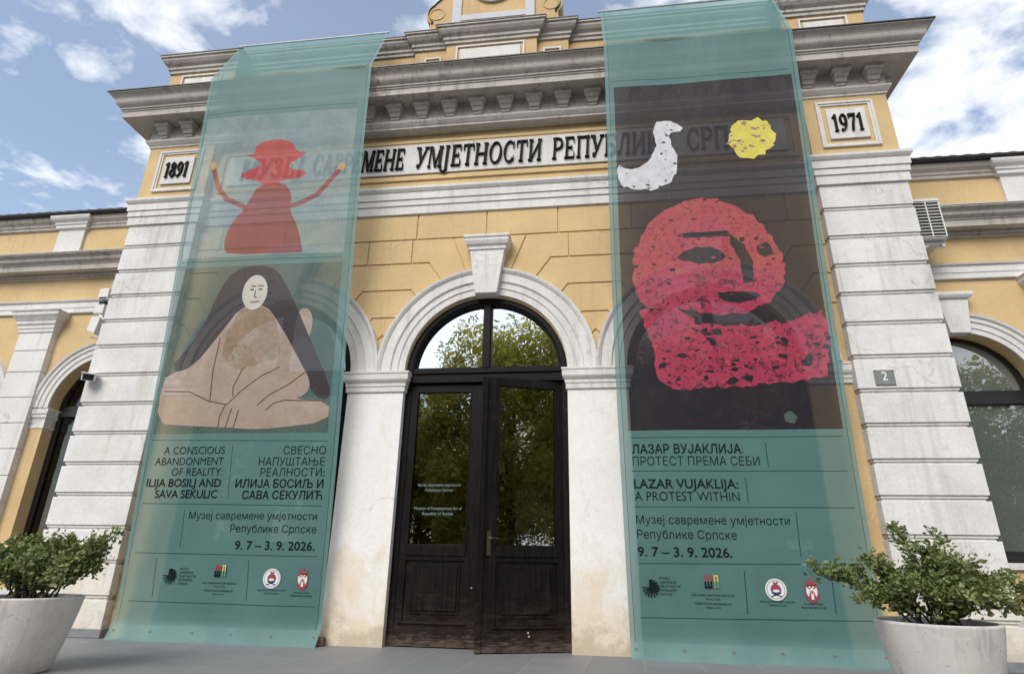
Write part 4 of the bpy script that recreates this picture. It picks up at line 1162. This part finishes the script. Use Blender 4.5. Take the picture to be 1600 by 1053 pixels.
art.append((wobble(smooth([(1.86, 6.12), (1.86, 5.82), (2.04, 5.74), (2.4, 5.70), (2.64, 5.88), (2.68, 6.13), (2.62, 6.38), (2.58, 6.56), (2.80, 6.60), (2.70, 6.74), (2.58, 6.80), (2.45, 6.78), (2.38, 6.66), (2.42, 6.45), (2.36, 6.25), (2.24, 6.12), (2.10, 6.03), (1.98, 6.06)], 1), .02, .045, r2), SWANW))
art += flecks(rect(1.9, 2.65, 5.72, 6.1), 36, .008, .04, r2, NIGHT) + flecks(rect(2.42, 2.66, 6.1, 6.75), 16, .008, .03, r2, NIGHT)
disc = wobble(oval(3.68, 6.41, .31, .30, 34), .032, .035, r2)
art.append((disc, LEMON)); art += flecks(disc, 42, .008, .05, r2, OLIV)
art.append((wobble(oval(3.74, 2.61, .07, .075, 10), .012, .04, r2), DTEAL))
rules = [((1.84, 7.49), (4.28, 7.47)), ((1.87, 2.38), (4.28, 2.38)), ((1.87, 1.99), (4.27, 1.99)), ((1.88, 1.585), (4.28, 1.59)), ((1.88, .97), (4.33, 1.0)), ((1.87, .41), (4.30, .44)),
         ((3.42, 2.31), (3.42, 2.04)), ((3.15, 1.91), (3.15, 1.64)), ((3.65, 1.53), (3.64, 1.07)), ((3.02, .91), (3.01, .48)), ((3.93, .86), (3.92, .5))]
texts = [('ЛАЗАР ВУЈАКЛИЈА:', 1.88, 3.16, 2.195, .10, TB), ('ПРОТЕСТ ПРЕМА СЕБИ', 1.88, 3.33, 2.055, .098, TW), ('LAZAR VUJAKLIJA:', 1.88, 3.06, 1.795, .10, TB), ('A PROTEST WITHIN', 1.88, 3.06, 1.655, .10, TW),
         ('Музеј савремене умјетности', 1.88, 3.57, 1.40, .088, TW), ('Републике Српске', 1.88, 2.98, 1.24, .09, TW), ('9. 7 – 3. 9. 2026.', 1.875, 2.91, 1.05, .098, TB)]
texts += museum_lines(2.09, .81) + captions(2.43, 2.88, .645, 3.33, .60, 3.70, .585)
logos = {'museum_logo': sunburst(2.0, .72, .085), 'partner_logo': mn_logo(2.58, .73, .135), 'emblem': emblem_round(3.33, .73, .112), 'crest': emblem_shield(3.70, .715, .20)}
banner(1.735, 4.395, art, rules, texts, logos, 2.1, 'teal banner right of the doors with dark picture of ragged red shapes and yellow disc')

# ------------------------------------------------------------------ fittings
A = tag(empty('air_conditioner', (6.12, .40, 5.28)), 'white air conditioner unit with slatted grille beside the right corner pilaster', 'air conditioner')
m = MB(); m.box(-.26, .30, 0.0, .62, 0, .64); m.build('casing', ACW, A, .012)
m = MB(); m.box(-.245, .285, -.006, -.0005, .02, .60); m.build('vent_recess', DARK, A)
m = MB()
for i in range(12): z = .025 + i * .05; m.box(-.25, .29, -.0125, -.007, z, z + .012)
for x in (-.25, -.075, .10, .275): m.box(x, x + .016, -.0145, -.0075, .02, .595)
m.box(-.25, .29, -.023, -.0072, .595, .635)
m.build('grille', ACW, A)
m = MB(); m.box(-.33, .30, .08, .12, -.05, -.005); m.prism_y([(-.34, -.05), (.10, -.05), (-.34, -.34)], .085, .115); m.box(.24, .28, .07, .13, -.09, -.05); m.build('bracket', ACW, A)

A = tag(empty('air_conditioner', (-6.42, .42, 4.25)), 'grey air conditioner unit with stepped pipe covers beside the left corner pilaster', 'air conditioner')
m = MB(); m.box(-.06, .50, 0.06, .60, .10, 1.0); m.build('casing', ACG, A, .012)
m = MB(); m.box(-.13, .04, -.06, .06, .60, .80); m.box(-.15, .02, -.05, .07, .36, .52); m.prism_y([(-.17, .06), (-.02, .0), (.02, .30), (-.14, .30)], -.06, .06); m.build('pipe_cover', ACW, A, .008)
m = MB(); m.box(-.10, .03, -.065, -.0605, .615, .64); m.box(-.10, 0, -.04, .05, .525, .575); m.build('vent_slot', DARK, A)
m = MB(); m.tube([(-.0, -.02, .32), (.03, -.08, .30), (.08, -.06, .24), (.12, 0, .22)], .022); m.tube([(-.12, .02, -.03), (-.02, .02, -.05), (.1, .05, -.02)], .012); m.build('pipe', ACW, A, smooth=True)

A = tag(empty('security_camera', (-5.79, YP - .02, 3.36)), 'small white security camera on the left corner pilaster edge', 'camera')
m = MB(); m.box(-.02, .05, -.035, 0, -.03, .05); m.build('mount', WPLAST, A, .008)
A.rotation_euler = (radians(14), 0, radians(38))
m = MB(); m.box(-.07, .09, -.21, -.03, -.055, .045); m.box(-.085, .105, -.235, -.06, .0455, .06); m.build('body', WPLAST, A, .012)
m = MB(); m.box(-.055, .075, -.216, -.2105, -.045, .035); m.build('lens_face', DARK, A, .004)

A = tag(empty('house_number_sign', (4.935, YP - .002, 3.12)), 'grey green number 2 plate on the right corner pilaster', 'sign')
m = MB(); m.box(-.115, .115, -.012, 0, -.095, .095); m.build('plate', PLATE, A, .004)
m = MB()
for nz2 in (('2', -.032, .032, -.035, .105, .012),):
    vs, fs = fit(*nz2); m.add([(x, -.0135, z) for x, z in vs], fs)
m.build('numeral', INKW, A)
m = MB(); m.box(-.085, .08, -.0132, -.012, -.064, -.056); m.box(-.05, .045, -.0132, -.012, -.080, -.073); m.build('small_print', simple('faded print', (.3, .33, .31), .5), A)
m = MB()
for x in (-.10, .10): m.tube([(x, -.011, .083), (x, -.018, .083)], .008, .006)
m.build('screw', DARK, A)

m = MB(); m.box(-.06, .05, -.06, .04, 0, .085); m.box(-.055, .045, -.058, .038, .0855, .095)
o = m.build('wooden_block', BLOCKW, None, .006); o.location = (-1.84, -.10, .001); o.rotation_euler.z = .12
tag(o, 'small brown wooden block on the pavement at the left banner corner', 'block')

# ------------------------------------------------------------------ planters and shrubs
def planter(x, y, label):
    T = tag(empty('planter', (x, y, 0.001)), label, 'planter', 'concrete planters before the facade')
    prof = [(.0, .0), (.27, 0), (.285, .012), (.325, .16), (.365, .33), (.395, .48), (.412, .585), (.414, .60), (.408, .607), (.385, .607), (.38, .60), (.368, .54)]
    m = MB(); m.lathe(prof, 72); m.build('bowl', CONC, T, smooth=True)
    m = MB(); m.lathe([(.0, .55), (.2, .555), (.37, .54)], 40); m.build('soil', SOIL, T, smooth=True)
    return T
planter(3.93, -2.20, 'round pale concrete planter in front of the right banner corner')
planter(-3.70, -2.27, 'round pale concrete planter in front of the left corner pilaster')

def shrub(x, y, branches, label, seed, per=140):
    r = random.Random(seed)
    T = tag(empty('shrub', (x, y, .55)), label, 'shrub', 'evergreen shrubs in the planters')
    st_, lf = MB(), MB()
    def leaves_along(pts, n, spread, size):
        for _ in range(n):
            t = r.random() ** .7 * (len(pts) - 1); i = min(int(t), len(pts) - 2); p = pts[i].lerp(pts[i + 1], t - i)
            p = p + Vector((r.gauss(0, spread), r.gauss(0, spread), r.gauss(0, spread)))
            d = Vector((r.gauss(0, 1), r.gauss(0, 1), r.gauss(.5, .8))).normalized()
            s = d.cross(Vector((r.gauss(0, 1), r.gauss(0, 1), r.gauss(0, 1)))).normalized(); nrm = d.cross(s)
            L = size * r.uniform(.55, 1.4); w = L * .27
            lf.add([p, p + d * L * .35 + s * w, p + d * L * .75 + s * w * .8, p + d * L, p + d * L * .75 - s * w * .8, p + d * L * .35 - s * w, p + d * L * .5 + nrm * L * -.08],
                   [(0, 1, 6), (1, 2, 6), (2, 3, 6), (3, 4, 6), (4, 5, 6), (5, 0, 6)])
    for (tx, ty, tz, k) in branches:
        base = Vector((r.uniform(-.15, .15), r.uniform(-.15, .15), 0)); tip = Vector((tx, ty, tz))
        pts = [base + (tip - base) * t + Vector((0, 0, .10 * sin(pi * t) * (1 if tz < .5 else .2))) + Vector((r.gauss(0, .012), r.gauss(0, .012), 0)) for t in [i / 6 for i in range(7)]]
        st_.tube(pts, .010, .003, 5)
        leaves_along(pts[1:], int(per * k), .032, .044)
        for _ in range(int(7 * k)):
            t = r.uniform(.25, .98); i = min(int(t * 6), 5); p = pts[i].lerp(pts[i + 1], t * 6 - i)
            d = ((tip - base).normalized() * .6 + Vector((r.gauss(0, .5), r.gauss(0, .5), r.gauss(.35, .4)))).normalized()
            L = r.uniform(.10, .24) * (1.15 - .5 * t)
            sp = [p, p + d * L * .5 + Vector((0, 0, .01)), p + d * L]
            st_.tube(sp, .004, .002, 4); leaves_along(sp, int(per * .33), .022, .036)
    st_.build('stems', STEM, T); lf.build('foliage', SHLEAF, T)
    return T
rb = random.Random(5)
br = [(-.86, -.12, .42, 1.1), (-.66, .05, .50, 1.0), (-.55, -.2, .22, 1), (-.40, .1, .55, 1), (-.10, 0, .76, 1.2), (-.02, -.15, .62, 1.1), (.22, .05, .72, 1.1), (.35, -.1, .55, 1), (.50, .1, .40, 1), (.70, -.05, .30, 1.1), (.60, -.2, .16, 1), (.30, -.3, .28, 1), (-.15, -.32, .28, 1), (.05, .3, .5, .9), (-.35, -.28, .30, 1), (.15, -.2, .45, 1), (.72, .2, .42, .8)]
br += [(rb.uniform(-.38, .45), rb.uniform(-.3, .3), rb.uniform(.2, .52), .9) for _ in range(9)]
shrub(3.93, -2.2, br, 'sprawling small leaved shrub in the right planter with one long branch reaching left', 21).scale = (1, 1, .9)
br = [(.74, .02, .60, 1.1), (.60, -.1, .50, 1.1), (.45, .1, .52, 1.1), (.25, 0, .56, 1.1), (.02, -.05, .52, 1.1), (-.2, .05, .50, 1), (-.4, -.1, .46, 1), (-.6, 0, .36, 1), (.45, -.25, .20, 1.1), (.2, -.3, .30, 1.1), (-.05, -.32, .28, 1.1), (-.35, -.3, .24, 1), (.3, .25, .42, 1), (-.1, .25, .45, 1), (.55, .0, .32, 1.0)]
br += [(rb.uniform(-.5, .45), rb.uniform(-.32, .28), rb.uniform(.2, .46), 1) for _ in range(13)]
shrub(-3.70, -2.27, br, 'dense spreading shrub in the left planter before the rusticated pilaster', 22)

# ------------------------------------------------------------------ trees across the street (mirrored in the panes; small rear ones added to block bright gaps)
def make_tree():
    r = random.Random(4)
    T = empty('street_tree')
    tr = MB(); tr.tube([(0, 0, -.12), (.05, 0, 2.0), (-.05, .1, 4.5), (.1, 0, 8.0)], .26, .10, 10)
    for k in range(9):
        a = k * 2.4; z = 3.2 + k * .5; L = 3.2 - k * .12
        tr.tube([(0, 0, z), (cos(a) * L * .5, sin(a) * L * .5, z + 1.0), (cos(a) * L, sin(a) * L, z + 2.4)], .09, .025, 6)
    tr.build('trunk', BARK, T)
    lf = MB()
    cl = []
    for _ in range(110):
        u, a = r.uniform(-1, 1), r.uniform(0, 2 * pi); q = sqrt(1 - u * u); k = r.uniform(.55, 1.0)
        cl.append((Vector((q * cos(a) * 4.4 * k, q * sin(a) * 4.0 * k, 7.2 + u * 5.8 * k)), r.uniform(.7, 1.3)))
    for c, rad in cl:
        for _ in range(420):
            d = Vector((r.gauss(0, 1), r.gauss(0, 1), r.gauss(0, .8))); p = c + d.normalized() * rad * r.random() ** .4
            e = Vector((r.gauss(0, 1), r.gauss(0, 1), r.gauss(-.4, .7))).normalized(); s = e.cross(Vector((r.gauss(0, 1), r.gauss(0, 1), r.gauss(0, 1)))).normalized()
            L = r.uniform(.14, .27)
            lf.add([p, p + e * L * .5 + s * L * .28, p + e * L, p + e * L * .5 - s * L * .28], [(0, 1, 2, 3)])
    lf.build('crown', TRLEAF, T)
    return T
proto = make_tree()
for i, (x, y, s, rz) in enumerate([(-10.6, -25, .80, 0), (-4.3, -23, 1.0, 1.3), (-.4, -24, 1.07, 2.2), (4.2, -26, 1.0, 3.0), (8.0, -25, 1.05, 3.4), (15.0, -24, 1.1, 4.1), (21.5, -26, 1.0, 5.0), (-22, -28, 1.05, 2.7), (-15.5, -31, .9, .6), (-7, -31, .62, 2), (-12, -27, .55, 1), (-9.2, -29, .6, 3.3), (-1.5, -32, .66, 4), (4.5, -30, .6, 5), (11.5, -30, .62, .5), (18, -31, .6, 1.7), (25, -30, .66, 3.7)]):
    t = proto if i == 0 else proto.copy()
    if i:
        C.objects.link(t)
        for ch in list(proto.children):
            c = ch.copy(); C.objects.link(c); c.parent = t
    t.location = (x, y, -.124); t.rotation_euler.z = rz; t.scale = (s, s, s)
    tag(t, 'leafy broad crowned street tree across the street, unseen except mirrored in the panes', 'tree', 'trees across the street')
